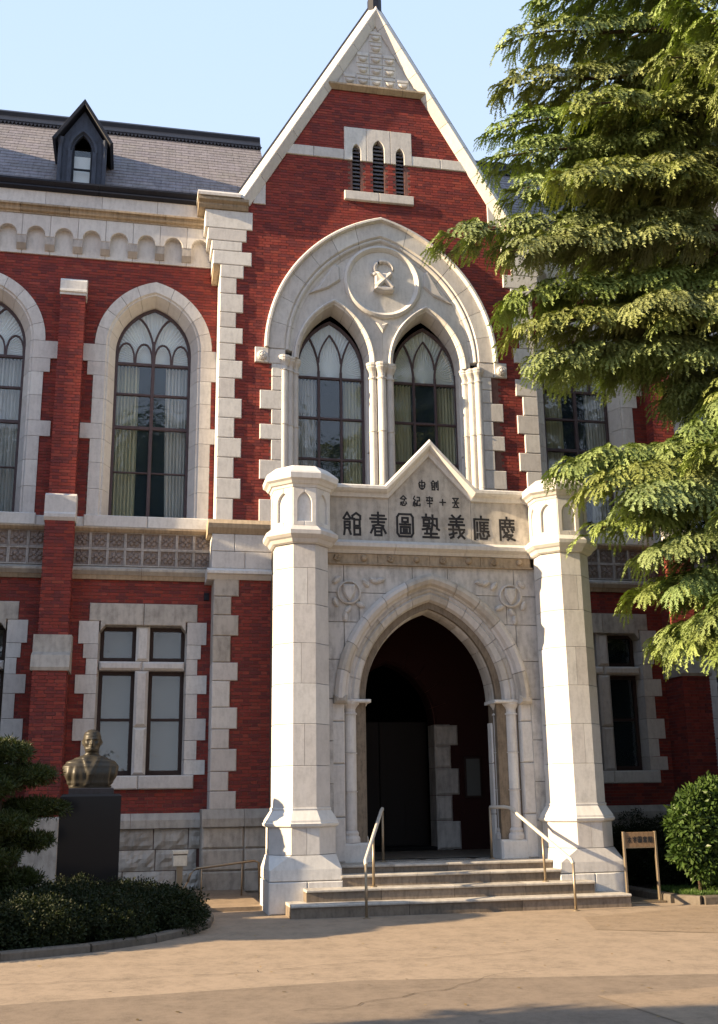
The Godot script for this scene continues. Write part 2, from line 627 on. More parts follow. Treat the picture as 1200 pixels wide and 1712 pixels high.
const WING_PROF := [Vector2(0, -0.08), Vector2(0, 0.03), Vector2(-0.22, 0.03), Vector2(-0.245, -0.01), Vector2(-0.275, -0.01), Vector2(-0.40, -0.30), Vector2(-0.40, -0.5)]

func shift(prof: Array, dz: float) -> Array:
	var o := []
	for q in prof:
		o.push_back(Vector2(q.x, q.y + dz))
	return o

# the tall pointed window of a wing; returns the rectangles of wall that its stones cover
func wing_window(cx: float, called_side: String, with_curtains: bool) -> Array:
	var zw := -0.6
	var w := put(lib, "tall_window")
	var ar := Arch.new(cx, 10.42, 1.16, 1.45)
	var prof := shift(WING_PROF, zw)
	var mats: Array = M.stone
	ring(w, "arch_stone", ar, prof, 5, mats)
	var ys := [6.88, 7.42, 7.95, 8.43, 8.75, 9.27, 9.76, 10.05, 10.42]
	var covers := []
	for s in [-1.0, 1.0]:
		for i in ys.size() - 1:
			var ext: float = {3: 0.2, 6: 0.12, 7: 0.26}.get(i, 0.0)
			jamb(w, "jamb_stone", s, cx + s * 1.16, ys[i], ys[i + 1], prof, ext, stone())
			var xo: float = cx + s * (1.16 + ext)
			covers.push_back(Vector4(minf(cx, xo), maxf(cx, xo), ys[i], ys[i + 1]))
	block(w, "sill_stone", cx - 1.2, cx, 6.64, 6.88, zw - 0.4, zw + 0.12, stone(), 0.015)
	block(w, "sill_stone", cx, cx + 1.2, 6.64, 6.88, zw - 0.4, zw + 0.12, stone(), 0.015)
	# timber frame
	var z := zw - 0.36
	var inner := Arch.new(cx, 10.42, 0.76, ar.at(1.0, 1.0, -0.4).y - 10.42)
	var f := MB.new()
	var op := inner.outline(0.0, 6.88, 12)
	var ip := inner.outline(-0.055, 6.94, 12)
	for i in op.size():
		var k := (i + 1) % op.size()
		f.prism(PackedVector2Array([op[i], op[k], ip[k], ip[i]]), z - 0.07, z, 0.004, true)
	part(w, "frame", f, M.frame)
	for q in [[10.2, 0.06], [9.54, 0.05], [8.83, 0.07], [7.89, 0.025]]:
		var t := MB.new()
		bar(t, Vector2(cx - 0.72, q[0]), Vector2(cx + 0.72, q[0]), q[1], z - 0.06, z + 0.004)
		part(w, "glazing_bar", t, M.frame)
	var mu := MB.new()
	bar(mu, Vector2(cx, 6.9), Vector2(cx, 10.72), 0.07, z - 0.07, z + 0.01)
	part(w, "mullion", mu, M.frame)
	for s in [-1.0, 1.0]:
		var big := MB.new()
		var pts := []
		for i in 9:
			var u := float(i) / 8
			pts.push_back(Vector2(cx + s * (0.02 + 0.36 * pow(u, 1.25)), 10.68 + 0.56 * sin(u * PI * 0.5)))
		arc_bars(big, pts, 0.04, z - 0.05, z - 0.003)
		part(w, "tracery_bar", big, M.frame)
		for c in [0.19, 0.55]:
			var sm := MB.new()
			pts = []
			for i in 9:
				var ang := PI * i / 8
				pts.push_back(Vector2(cx + s * (c - 0.17 * cos(ang)), 10.22 + 0.44 * pow(sin(ang), 0.8)))
			arc_bars(sm, pts, 0.035, z - 0.05, z - 0.006)
			part(w, "tracery_bar", sm, M.frame)
	sheet(w, "pane", inner.outline(-0.02, 6.9, 12), z - 0.03, 0.006, M.glass)
	fan_blind(w, Vector2(cx, 10.22), inner, 0.0, 10.2, z - 0.13)
	var side := "left" if cx < 0.0 else "right"
	if with_curtains:
		curtain(cx - 0.76, cx - 0.27, 6.88, 10.2, z - 0.17, M.curtain, "left one of the cream pleated curtains in the tall window %s" % called_side, 7, 0.0, "curtains of the wing windows")
		curtain(cx + 0.76, cx + 0.27, 6.88, 10.2, z - 0.17, M.curtain_cool, "right one of the cream pleated curtains in the tall window %s" % called_side, 7, 0.12, "curtains of the wing windows")
	covers.push_back(Vector4(cx - 1.16, cx + 1.16, 6.5, 10.6))
	return covers

const LOW_ROWS := [[2.03, 2.3, 1.2], [2.3, 2.65, 1.04], [2.65, 3.05, 1.2], [3.05, 3.5, 1.03], [3.5, 3.85, 1.2], [3.85, 4.15, 1.02], [4.15, 4.42, 1.08], [4.42, 4.85, 1.18]]

func low_window(cx: float) -> Array:
	var zw := -0.6
	var w := put(lib, "mullioned_window")
	var covers := []
	var prof := shift([Vector2(0, -0.08), Vector2(0, 0.03), Vector2(-0.37, 0.03), Vector2(-0.40, -0.2), Vector2(-0.40, -0.4)], zw)
	for s in [-1.0, 1.0]:
		for r in LOW_ROWS:
			var ext: float = r[2] - 1.19
			jamb(w, "jamb_stone", s, cx + s * 1.19, r[0], r[1], prof, ext, stone())
			covers.push_back(Vector4(cx - r[2], cx + r[2], r[0], r[1]))
	# lintel stones with shouldered corners
	for s in [-1.0, 1.0]:
		var mb := MB.new()
		mb.prism(PackedVector2Array([Vector2(cx + s * 0.004, 4.78), Vector2(cx + s * 0.7, 4.78), Vector2(cx + s * 0.79, 4.66), Vector2(cx + s * 0.79, 4.85), Vector2(cx + s * 1.0, 4.85), Vector2(cx + s * 1.0, 5.19), Vector2(cx + s * 0.004, 5.19)]), zw - 0.4, zw + 0.034, 0.012)
		part(w, "lintel_stone", mb, pick(M.old_stone))
		block(w, "sill_stone", cx, cx + s * 1.0, 1.78, 2.03, zw - 0.4, zw + 0.1, stone(), 0.02)
	covers.push_back(Vector4(cx - 1.0, cx + 1.0, 4.85, 5.19))
	covers.push_back(Vector4(cx - 1.0, cx + 1.0, 1.78, 2.03))
	for q in [[2.03, 2.9], [2.9, 3.94], [4.11, 4.78]]:
		block(w, "mullion_stone", cx - 0.13, cx + 0.13, q[0], q[1], zw - 0.35, zw - 0.02, stone(), 0.05)
	for s in [-1.0, 1.0]:
		block(w, "transom_stone", cx, cx + s * 0.79, 3.94, 4.11, zw - 0.35, zw - 0.02, stone(), 0.04)
	var z := zw - 0.28
	for s in [-1.0, 1.0]:
		var x0: float = cx + s * 0.13
		var x1: float = cx + s * 0.79
		for q in [[2.03, 3.94], [4.11, 4.78]]:
			var fr := MB.new()
			var xa := minf(x0, x1)
			var xb := maxf(x0, x1)
			fr.box(xa, xa + 0.07, q[0], q[1], z - 0.08, z)
			fr.box(xb - 0.07, xb, q[0], q[1], z - 0.08, z)
			fr.box(xa + 0.07, xb - 0.07, q[1] - 0.07, q[1], z - 0.08, z - 0.002)
			fr.box(xa + 0.07, xb - 0.07, q[0], q[0] + 0.09, z - 0.08, z - 0.002)
			part(w, "sash_frame", fr, M.dark_frame)
			if q[0] < 3.0:
				var mr := MB.new()
				mr.box(xa + 0.07, xb - 0.07, 3.02, 3.07, z - 0.07, z - 0.006)
				part(w, "meeting_rail", mr, M.dark_frame)
			sheet(w, "pane", rect(xa + 0.05, xb - 0.05, q[0] + 0.05, q[1] - 0.05), z - 0.04, 0.006, M.glass)
			if cx < 0.0:
				sheet(w, "roller_blind", rect(xa + 0.02, xb - 0.02, q[0] + 0.02, q[1] - 0.02), z - 0.14, 0.004, M.roller)
	covers.push_back(Vector4(cx - 0.8, cx + 0.8, 1.9, 5.0))
	return covers

var rosette: ArrayMesh
var lattice: ArrayMesh

func make_tiles(w: float) -> void:
	var mb := MB.new()
	mb.box(-w * 0.5, w * 0.5, -w * 0.5, w * 0.5, -0.04, 0.0)
	for k in 4:
		var a := TAU * k / 4 + PI / 4
		var c := Vector2(cos(a), sin(a)) * w * 0.2
		var p := PackedVector2Array()
		for i in 8:
			var t := TAU * i / 8
			p.push_back(c + Vector2(cos(t), sin(t)) * w * 0.155)
		mb.prism(p, 0.0, 0.03, w * 0.07)
	var ctr := PackedVector2Array()
	for i in 8:
		ctr.push_back(Vector2(cos(TAU * i / 8), sin(TAU * i / 8)) * w * 0.1)
	mb.prism(ctr, 0.0, 0.045, w * 0.04)
	for k in 4:
		var a := TAU * k / 4
		var d := Vector2(cos(a), sin(a))
		var n := Vector2(-d.y, d.x)
		mb.prism(PackedVector2Array([d * w * 0.2, d * w * 0.38 - n * w * 0.06, d * w * 0.45, d * w * 0.38 + n * w * 0.06]), 0.0, 0.025, w * 0.02)
	rosette = mb.mesh()
	mb = MB.new()
	var h := w * 0.5
	var t := 0.026
	for q in [[-h, h, h - t, h], [-h, h, -h, -h + t], [-h, -h + t, -h + t, h - t], [h - t, h, -h + t, h - t]]:
		mb.prism(rect(q[0], q[1], q[2], q[3]), 0.0, 0.035, 0.007)
	lattice = mb.mesh()

func tile_band(x0: float, x1: float, n: int, z: float) -> void:
	var w := (x1 - x0) / n
	for i in n:
		for r in 2:
			var t := put(lib, "carved_tile", rosette, M.tile[rng.randi() % 2])
			t.position = Vector3(x0 + (i + 0.5) * w, 5.9 + 0.335 * (r + 0.5), z)
			t.scale = Vector3(w / 0.33, 0.335 / 0.33, 1)
			var l := put(t, "tile_rim", lattice, M.grey_stone[rng.randi() % 3])

# ---------------------------------------------------------------- a wing, s = -1 left or 1 right
func wing(s: float) -> void:
	var zw := -0.6
	var win := [s * 4.585, s * 7.86]
	var region := rect(s * 3.3, s * 11.0, 0.0, 13.6)
	var holes := []
	for cx in win:
		var ar := Arch.new(cx, 10.42, 1.0, 1.3)
		holes.push_back(ar.outline(0.0, 6.88, 10))
		holes.push_back(rect(cx - 0.95, cx + (1.05 if s > 0 else 0.95), 2.03, 4.8))
	var mb := MB.new()
	var cuts := [minf(s * 3.3, s * 11.0)]
	var mid := [win[0], win[1]]
	mid.sort()
	cuts.append_array(mid)
	cuts.push_back(maxf(s * 3.3, s * 11.0))
	backing(mb, region, holes, cuts, zw - 0.45, zw - 0.01)
	var wall := part(lib, "brick_wall", mb, M.mortar)
	var covers := []
	covers.append_array(wing_window(win[0], "left of the gable" if s < 0 else "right of the gable", true))
	covers.append_array(wing_window(win[1], "at the left edge" if s < 0 else "at the right edge", s < 0))
	for cx in win:
		covers.append_array(low_window(cx + (0.1 if s > 0 else 0.0)))
	covers.push_back(Vector4(-20, 20, 5.7, 6.9))
	covers.push_back(Vector4(-20, 20, 12.3, 14.0))
	covers.push_back(Vector4(-20, 20, -1.0, 1.34))
	var px0 := minf(s * 6.43, s * 5.96) + (0.1 if s > 0 else 0.0)
	var px1 := px0 + 0.47
	covers.push_back(Vector4(px0, px1, 0.0, 11.6))
	var hide := []
	for cx in win:
		hide.push_back(Arch.new(cx, 10.42, 1.1, 1.38).outline(0.0, 6.4, 8))
	bricks(wall, rect(s * 3.3, s * 9.2, 1.34, 12.32), hide, covers, Transform3D(Basis.IDENTITY, Vector3(0, 0, zw)), s < 0)
	# pilaster in three stages, each with its weathered cap
	brick_shaft(px0, px1, 6.88, 11.32, zw, -0.27, false)
	slab(lib, "pilaster_cap", [Vector2(zw, 11.3), Vector2(-0.25, 11.3), Vector2(-0.25, 11.34), Vector2(-0.22, 11.36), Vector2(-0.22, 11.4), Vector2(-0.25, 11.42), Vector2(-0.25, 11.6), Vector2(-0.3, 11.66), Vector2(zw, 11.8)], px0 - 0.02, px1 + 0.02, stone())
	brick_shaft(px0 - 0.03, px1 + 0.03, 4.5, 6.72, zw, -0.17, false)
	slab(lib, "pilaster_cap", [Vector2(zw, 6.66), Vector2(-0.16, 6.66), Vector2(-0.12, 6.72), Vector2(-0.12, 6.78), Vector2(-0.15, 6.82), Vector2(-0.15, 7.14), Vector2(-0.24, 7.2), Vector2(zw, 7.22)], px0 - 0.05, px1 + 0.05, stone())
	brick_shaft(px0 - 0.06, px1 + 0.06, 1.34, 3.9, zw, 0.12, s < 0)
	slab(lib, "pilaster_cap", [Vector2(zw, 3.84), Vector2(0.14, 3.84), Vector2(0.16, 3.9), Vector2(0.14, 3.96), Vector2(0.1, 4.12), Vector2(-0.12, 4.2), Vector2(-0.14, 4.52), Vector2(zw, 4.54)], px0 - 0.1, px1 + 0.1, old_stone())
	block(lib, "pilaster_plinth", px0 - 0.1, px1 + 0.1, 0.0, 1.34, zw, 0.2, old_stone(), 0.04)
	# belt of carved tiles between two string courses
	make_belt(s, px0, px1)
	# plinth: weathered course over rock-faced stones
	for q in [[s * 3.42, px1 if s < 0 else px0], [px0 if s < 0 else px1, s * 9.4]]:
		course(lib, "plinth_cap", [Vector2(zw, 1.1), Vector2(zw + 0.14, 1.1), Vector2(zw + 0.14, 1.24), Vector2(zw + 0.03, 1.36), Vector2(zw, 1.36)], q[0], q[1], 1.05, M.old_stone)
	rock_wall(minf(s * 3.4, s * 9.0), maxf(s * 3.4, s * 9.0), zw + 0.04)
	# corbel table
	var n := 12
	for i in n:
		var x := s * (3.72 + 0.547 * i)
		var u := 0.2735
		var p := PackedVector2Array([Vector2(x + u, 12.62), Vector2(x + u, 13.1), Vector2(x - u, 13.1), Vector2(x - u, 12.62), Vector2(x - 0.175, 12.62)])
		for k in range(8, -1, -1):
			p.push_back(Vector2(x + 0.175 * cos(PI * k / 8), 12.66 + 0.18 * sin(PI * k / 8)))
		p.push_back(Vector2(x + 0.175, 12.62))
		if i == 0:
			for k in p.size():
				p[k].x = minf(p[k].x, s * 3.46) if s < 0 else maxf(p[k].x, s * 3.46)
		var m2 := MB.new()
		m2.prism(MB.inset(p, 0.003) if MB.area(p) > 0 else p, zw, zw + 0.16, 0.008)
		part(lib, "corbel_arch", m2, stone())
		block(lib, "niche_stone", x - u, x + u, 12.28, 12.9, zw - 0.05, zw + 0.035, stone(), 0.004)
		var cb := MB.new()
		var xc := x + s * u
		cb.along_x([Vector2(zw, 12.36), Vector2(zw + 0.06, 12.36), Vector2(zw + 0.145, 12.46), Vector2(zw + 0.15, 12.62), Vector2(zw, 12.62)], xc - 0.095, xc + 0.095)
		part(lib, "corbel", cb, pick(M.grey_stone))
	var xe := s * 10.2
	course(lib, "cornice_moulding", [Vector2(zw, 13.1), Vector2(zw + 0.17, 13.1), Vector2(zw + 0.17, 13.14), Vector2(zw + 0.22, 13.15), Vector2(zw + 0.24, 13.18), Vector2(zw + 0.2, 13.2), Vector2(zw + 0.22, 13.24), Vector2(zw + 0.27, 13.25), Vector2(zw + 0.27, 13.29), Vector2(zw, 13.3)], s * 3.5, xe, 0.9, M.brown_stone)
	course(lib, "cornice_stone", [Vector2(zw, 13.3), Vector2(zw + 0.25, 13.3), Vector2(zw + 0.25, 13.58), Vector2(zw, 13.58)], s * 3.5, xe, 1.15, M.stone)
	course(lib, "gutter", [Vector2(zw, 13.58), Vector2(zw + 0.28, 13.58), Vector2(zw + 0.34, 13.62), Vector2(zw + 0.34, 13.65), Vector2(zw + 0.3, 13.67), Vector2(zw + 0.37, 13.75), Vector2(zw + 0.37, 13.79), Vector2(zw, 13.82)], s * 3.6, xe, 2.4, [M.lead])
	# roof
	roof_slope(s)

func make_belt(s: float, px0: float, px1: float) -> void:
	var zw := -0.6
	for q in [[s * 3.36, px1 if s < 0 else px0, 8], [px0 if s < 0 else px1, s * 9.2, 8]]:
		course(lib, "string_course", [Vector2(zw, 6.56), Vector2(zw + 0.08, 6.56), Vector2(zw + 0.14, 6.61), Vector2(zw + 0.14, 6.64), Vector2(zw + 0.1, 6.65), Vector2(zw, 6.65)], q[0], q[1], 1.3, M.brown_stone)
		course(lib, "string_course", [Vector2(zw, 5.72), Vector2(zw + 0.1, 5.72), Vector2(zw + 0.16, 5.79), Vector2(zw + 0.16, 5.83), Vector2(zw, 5.9)], q[0], q[1], 1.3, M.old_stone)
		course(lib, "string_course", [Vector2(zw, 5.64), Vector2(zw + 0.05, 5.64), Vector2(zw + 0.09, 5.72), Vector2(zw, 5.72)], q[0], q[1], 1.3, M.brown_stone)
		tile_band(minf(q[0], q[1]), maxf(q[0], q[1]), q[2], zw + 0.0)
		# wall stones level with the sills
		var a := minf(q[0], q[1])
		var b := maxf(q[0], q[1])
		course(lib, "sill_course", [Vector2(zw, 6.65), Vector2(zw + 0.06, 6.65), Vector2(zw + 0.06, 6.82), Vector2(zw, 6.86)], a, b, 1.3, M.stone)

func rock_wall(x0: float, x1: float, z: float) -> void:
	var noise := FastNoiseLite.new()
	noise.seed = 5
	noise.frequency = 2.6
	noise.fractal_octaves = 3
	for r in 3:
		var x := x0 - (0.3 if r % 2 else 0.0)
		while x < x1:
			var w := rng.randf_range(0.55, 0.95)
			var a := maxf(x, x0)
			var b := minf(x + w, x1)
			x += w
			if b - a < 0.12 or b < -9.0 or a > 7.0:
				continue
			var mb := MB.new()
			var nx := 9
			var ny := 5
			var y0 := r * 0.365 + 0.006
			var y1 := (r + 1) * 0.365 - 0.006
			var rows := []
			for iy in ny + 1:
				var row := []
				for ix in nx + 1:
					var u := float(ix) / nx
					var v := float(iy) / ny
					var px := lerpf(a + 0.008, b - 0.008, u)
					var py := lerpf(y0, y1, v)
					var e := minf(minf(u, 1.0 - u) * 5.0, minf(v, 1.0 - v) * 4.0)
					var rim := 0.0 if ix == 0 or iy == 0 or ix == nx or iy == ny else 1.0
					row.push_back(Vector3(px, py, z + rim * clampf(e, 0.0, 1.0) * (0.05 + 0.07 * noise.get_noise_2d(px * 1.6, py * 1.6 + r * 7.0))))
				rows.push_back(row)
			for iy in ny:
				for ix in nx:
					mb.quad(rows[iy][ix], rows[iy][ix + 1], rows[iy + 1][ix + 1], rows[iy + 1][ix])
			mb.box(a + 0.008, b - 0.008, y0, y1, z - 0.1, z - 0.002)
			part(lib, "rock_faced_stone", mb, pick(M.old_stone))

# ---------------------------------------------------------------- roofs
func slates(mb: MB, o: Vector3, along: Vector3, up: Vector3, length: float, height: float, tint: Color) -> void:
	var nrm := along.cross(up).normalized()
	if nrm.y < 0.0:
		nrm = -nrm
	var rows := int(height / 0.19)
	for r in rows:
		var x := -0.15 if r % 2 else 0.0
		while x < length:
			var a := maxf(x, 0.0)
			var b := minf(x + 0.295, length)
			x += 0.3
			if b - a < 0.03:
				continue
			var f := rng.randf_range(0.92, 1.07)
			mb.c = Color(tint.r * f, tint.g * f, tint.b * f * rng.randf_range(0.96, 1.04))
			var lift := 0.007 + rng.randf_range(0.0, 0.003)
			var p0: Vector3 = o + along * a + up * (r * 0.19)
			var p1: Vector3 = o + along * b + up * (r * 0.19)
			var q0: Vector3 = p0 + up * 0.2
			var q1: Vector3 = p1 + up * 0.2
			mb.quad(p0 + nrm * lift, p1 + nrm * lift, q1, q0)
			mb.quad(p0, p1, p1 + nrm * lift, p0 + nrm * lift)

const SLATE := Color(0.22, 0.205, 0.22)

func roof_slope(s: float) -> void:
	var up := Vector3(0, 1.19, -1.0).normalized()
	var h := 2.93 * Vector2(1.19, 1.0).length()
	var x0 := minf(s * 2.2, s * 11.0)
	var x1 := maxf(s * 2.2, s * 11.0)
	var base := MB.new()
	base.quad(Vector3(x0, 13.7, -0.46), Vector3(x1, 13.7, -0.46), Vector3(x1, 17.2, -3.40), Vector3(x0, 17.2, -3.40))
	base.quad(Vector3(x1, 13.7, -9.0), Vector3(x0, 13.7, -9.0), Vector3(x0, 17.2, -3.42), Vector3(x1, 17.2, -3.42))
	var r := part(lib, "roof", base, M.lead)
	var mb := MB.new()
	mb.tint = true
	slates(mb, Vector3(x0, 13.72, -0.45), Vector3.RIGHT, up, x1 - x0, h - 0.05, SLATE)
	tag(part(r, "slate_covering", mb, M.slate), "", "", "", "stuff")
	# leaded ridge roll with a saw-toothed apron
	var rb := MB.new()
	rb.along_x([Vector2(-3.1, 16.83), Vector2(-3.02, 16.92), Vector2(-3.06, 16.98), Vector2(-3.22, 17.16), Vector2(-3.2, 17.26), Vector2(-3.3, 17.36), Vector2(-3.45, 17.36), Vector2(-3.5, 17.1)], x0, x1)
	part(r, "ridge_capping", rb, M.lead)
	rb = MB.new()
	var x := x0
	while x < x1:
		rb.xf = Transform3D(Basis.IDENTITY, Vector3(x, 0, 0))
		rb.quad(Vector3(0.0, 16.9, -3.03), Vector3(0.04, 16.8, -2.99), Vector3(0.08, 16.9, -3.03), Vector3(0.04, 16.92, -3.03))
		x += 0.085
	tag(part(r, "ridge_apron", rb, M.lead), "", "", "", "stuff")

func dormer(s: float) -> void:
	var cx := s * 6.2
	var z := -0.62
	var d := put(lib, "dormer")
	var ap := 15.92
	var front := PackedVector2Array([Vector2(cx - 0.44, 13.75), Vector2(cx + 0.44, 13.75), Vector2(cx + 0.44, 15.0), Vector2(cx, ap - 0.2), Vector2(cx - 0.44, 15.0)])
	var ar := Arch.new(cx, 14.72, 0.2, 0.42)
	var mb := MB.new()
	backing(mb, front, [ar.outline(0.0, 13.95, 8)], [cx - 1.0, cx, cx + 1.0], z - 0.1, z)
	mb.box(cx - 0.44, cx - 0.38, 13.75, 15.0, z - 1.6, z - 0.1)
	mb.box(cx + 0.38, cx + 0.44, 13.75, 15.0, z - 1.6, z - 0.1)
	part(d, "dormer_front", mb, M.lead_light)
	ring(d, "window_hood", Arch.new(cx, 14.72, 0.3, 0.54), [Vector2(0, z), Vector2(0, z + 0.06), Vector2(-0.05, z + 0.06), Vector2(-0.1, z - 0.04)], 1, [M.lead_light], 0.0, 7)
	for k in [-1.0, 1.0]:
		var jm := MB.new()
		jm.box(cx + k * 0.25 - 0.04, cx + k * 0.25 + 0.04, 13.9, 14.72, z, z + 0.06)
		part(d, "window_jamb", jm, M.lead_light)
		var co := MB.new()
		co.lathe([Vector2(0.07, 13.75), Vector2(0.07, 13.85), Vector2(0.045, 13.9), Vector2(0.045, 14.85), Vector2(0.075, 14.95), Vector2(0.075, 15.02)], 8, cx + k * 0.45, z + 0.02)
		part(d, "corner_shaft", co, M.lead_light)
		var rf := MB.new()
		rf.prism(PackedVector2Array([Vector2(cx, ap), Vector2(cx + k * 0.62, 14.93), Vector2(cx + k * 0.56, 14.88), Vector2(cx, ap - 0.14)]), z - 2.2, z + 0.16, 0.01, true)
		part(d, "dormer_roof", rf, M.lead)
	var fr := MB.new()
	fr.box(cx - 0.2, cx + 0.2, 13.93, 13.98, z - 0.09, z - 0.04)
	fr.box(cx - 0.2, cx - 0.165, 13.98, 14.9, z - 0.09, z - 0.04)
	fr.box(cx + 0.165, cx + 0.2, 13.98, 14.9, z - 0.09, z - 0.04)
	fr.box(cx - 0.165, cx + 0.165, 14.34, 14.37, z - 0.085, z - 0.045)
	part(d, "sash_frame", fr, M.lead)
	sheet(d, "pane", rect(cx - 0.18, cx + 0.18, 13.95, 14.8), z - 0.065, 0.006, M.glass)
	sheet(d, "roller_blind", rect(cx - 0.2, cx + 0.2, 13.93, 14.72), z - 0.16, 0.004, M.blind)
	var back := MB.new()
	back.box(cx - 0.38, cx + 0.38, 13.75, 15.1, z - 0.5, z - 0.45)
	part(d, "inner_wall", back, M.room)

# ---------------------------------------------------------------- the gabled bay
func rake(y: float) -> float:
	return (18.72 - y) / 1.74

func gable() -> void:
	var region := PackedVector2Array([Vector2(-3.3, 0), Vector2(3.3, 0), Vector2(3.3, 12.98), Vector2(0, 18.72), Vector2(-3.3, 12.98)])
	var big := Arch.new(0.03, 10.33, 2.45, 3.13)
	var holes := [Arch.new(0.03, 10.33, 2.2, 2.83).outline(0.0, 6.3, 14), Arch.new(0.0, 2.9, 0.88, 1.2).outline(0.0, 0.63, 10)]
	for q in [[-0.47, 0.09, 15.2], [0.015, 0.125, 15.33], [0.49, 0.09, 15.2]]:
		holes.push_back(rect(q[0] - q[1], q[0] + q[1], 14.04, q[2]))
	var mb := MB.new()
	backing(mb, region, holes, [-4.0, -0.47, 0.015, 0.49, 4.0], -0.45, -0.01)
	var wall := part(lib, "brick_wall", mb, M.mortar)
	# side returns of the bay and of the gable above the wings
	for s in [-1.0, 1.0]:
		mb = MB.new()
		mb.box(minf(s * 3.3, s * 2.9), maxf(s * 3.3, s * 2.9), 0.0, 12.98, -1.05, -0.455)
		part(lib, "side_wall", mb, M.mortar)
	var covers := [Vector4(-2.15, 2.15, 0.0, 6.6), Vector4(-2.3, 2.3, 6.6, 10.35), Vector4(-0.75, 0.75, 13.83, 14.04), Vector4(-0.74, 0.74, 15.05, 15.6), Vector4(-3.3, 3.3, 14.8, 15.05), Vector4(-3.5, 3.5, -1, 1.41), Vector4(-3.5, 3.5, 5.6, 6.72)]
	# quoins
	var q := [[1.41, 1.73, 0], [1.73, 2.07, 1], [2.07, 2.47, 0], [2.47, 2.82, 1], [2.82, 3.21, 0], [3.21, 3.69, 1], [3.69, 4.03, 0], [4.03, 4.52, 1], [4.52, 4.91, 0], [4.91, 5.26, 1], [5.26, 5.6, 0],
		[6.72, 7.16, 1], [7.16, 7.57, 0], [7.57, 7.99, 1], [7.99, 8.39, 0], [8.39, 8.8, 1], [8.8, 9.21, 0], [9.21, 9.63, 1], [9.63, 10.01, 0], [10.01, 10.37, 1], [10.37, 10.71, 0], [10.71, 11.04, 1], [11.04, 11.45, 0], [11.45, 11.8, 1], [11.8, 12.09, 0], [12.09, 12.4, 2], [12.4, 12.62, 3], [12.62, 12.9, 4], [12.9, 13.32, 5]]
	for s in [-1.0, 1.0]:
		for b in q:
			var xi: float = [2.85, 2.99, 2.69, 2.89, 2.8, 2.68][b[2]]
			var xo: float = [3.33, 3.33, 3.48, 3.52, 3.6, 3.66][b[2]]
			var m: Material = stone()
			if b[0] < 5.6 and b[0] > 4.0:
				m = old_stone()
			block(lib, "quoin_stone", s * xi, s * xo, b[0], b[1], -0.66, 0.03, m, 0.014)
			covers.push_back(Vector4(minf(s * xi, s * xo), maxf(s * xi, s * xo), b[0], b[1]))
		# corbel under the wide head of the pier
		slab(lib, "kneeler_corbel", [Vector2(-0.6, 11.9), Vector2(-0.5, 11.9), Vector2(-0.1, 11.98), Vector2(0.02, 12.085), Vector2(-0.6, 12.085)], s * 3.333, s * 3.46, pick(M.brown_stone))
		# moulded kneeler at the foot of the coping
		slab(lib, "kneeler_moulding", [Vector2(-0.7, 13.32), Vector2(0.06, 13.32), Vector2(0.1, 13.38), Vector2(0.1, 13.42), Vector2(0.17, 13.46), Vector2(0.17, 13.52), Vector2(-0.7, 13.54)], s * 2.78, s * 3.8, pick(M.brown_stone))
		slab(lib, "kneeler_stone", [Vector2(-0.7, 13.54), Vector2(0.2, 13.54), Vector2(0.2, 13.6), Vector2(0.12, 13.68), Vector2(-0.7, 13.7)], s * 2.95, s * 3.82, stone())
		# skew stone below the coping
		mb = MB.new()
		mb.prism(PackedVector2Array([Vector2(s * 2.68, 13.54), Vector2(s * 2.42, 13.54), Vector2(s * 2.42, 14.3), Vector2(s * 2.5, 14.3)]) if s < 0 else PackedVector2Array([Vector2(2.42, 13.54), Vector2(2.68, 13.54), Vector2(2.5, 14.3), Vector2(2.42, 14.3)]), -0.3, 0.028, 0.01)
		part(lib, "skew_stone", mb, stone())
		# band of ashlar and mouldings where the wing's belt runs round the bay
		for c in [[6.42, 6.72, [Vector2(-0.6, 6.46), Vector2(0.05, 6.46), Vector2(0.13, 6.56), Vector2(0.15, 6.64), Vector2(0.05, 6.74), Vector2(-0.6, 6.74)]], [5.6, 5.75, [Vector2(-0.6, 5.58), Vector2(0.03, 5.58), Vector2(0.1, 5.66), Vector2(0.14, 5.68), Vector2(0.14, 5.73), Vector2(0.05, 5.79), Vector2(-0.6, 5.79)]]]:
			slab(lib, "string_course", c[2], s * 2.0, s * 3.46, pick(M.brown_stone) if c[0] > 6.0 else stone())
		block(lib, "band_stone", s * 2.1, s * 2.75, 5.79, 6.12, -0.3, 0.05, stone(), 0.01)
		block(lib, "band_stone", s * 2.75, s * 3.38, 5.79, 6.12, -0.66, 0.05, stone(), 0.01)
		block(lib, "band_stone", s * 2.1, s * 2.95, 6.12, 6.46, -0.3, 0.05, stone(), 0.01)
		block(lib, "band_stone", s * 2.95, s * 3.38, 6.12, 6.46, -0.66, 0.05, stone(), 0.01)
		# plinth of the bay
		course(lib, "plinth_cap", [Vector2(-0.6, 1.12), Vector2(0.14, 1.12), Vector2(0.14, 1.26), Vector2(0.03, 1.42), Vector2(-0.6, 1.42)], s * 1.95, s * 3.46, 0.8, M.old_stone)
		for r in 3:
			for k in 2:
				var w := 0.75
				block(lib, "plinth_stone", s * (1.95 + k * w), s * (1.95 + (k + 1) * w), r * 0.373, (r + 1) * 0.373, -0.6, 0.06 + rng.randf() * 0.03, old_stone(), 0.03)
	# brick field
	var hide := [big.outline(-0.06, 6.0, 14), rect(-2.15, 2.15, -1.0, 6.7), PackedVector2Array([Vector2(-1.4, 16.6), Vector2(1.4, 16.6), Vector2(0, 19.2)])]
	for k in holes.slice(1):
		hide.push_back(Geometry2D.offset_polygon(k, 0.07)[0])
	bricks(wall, region, hide, covers, Transform3D.IDENTITY, true)
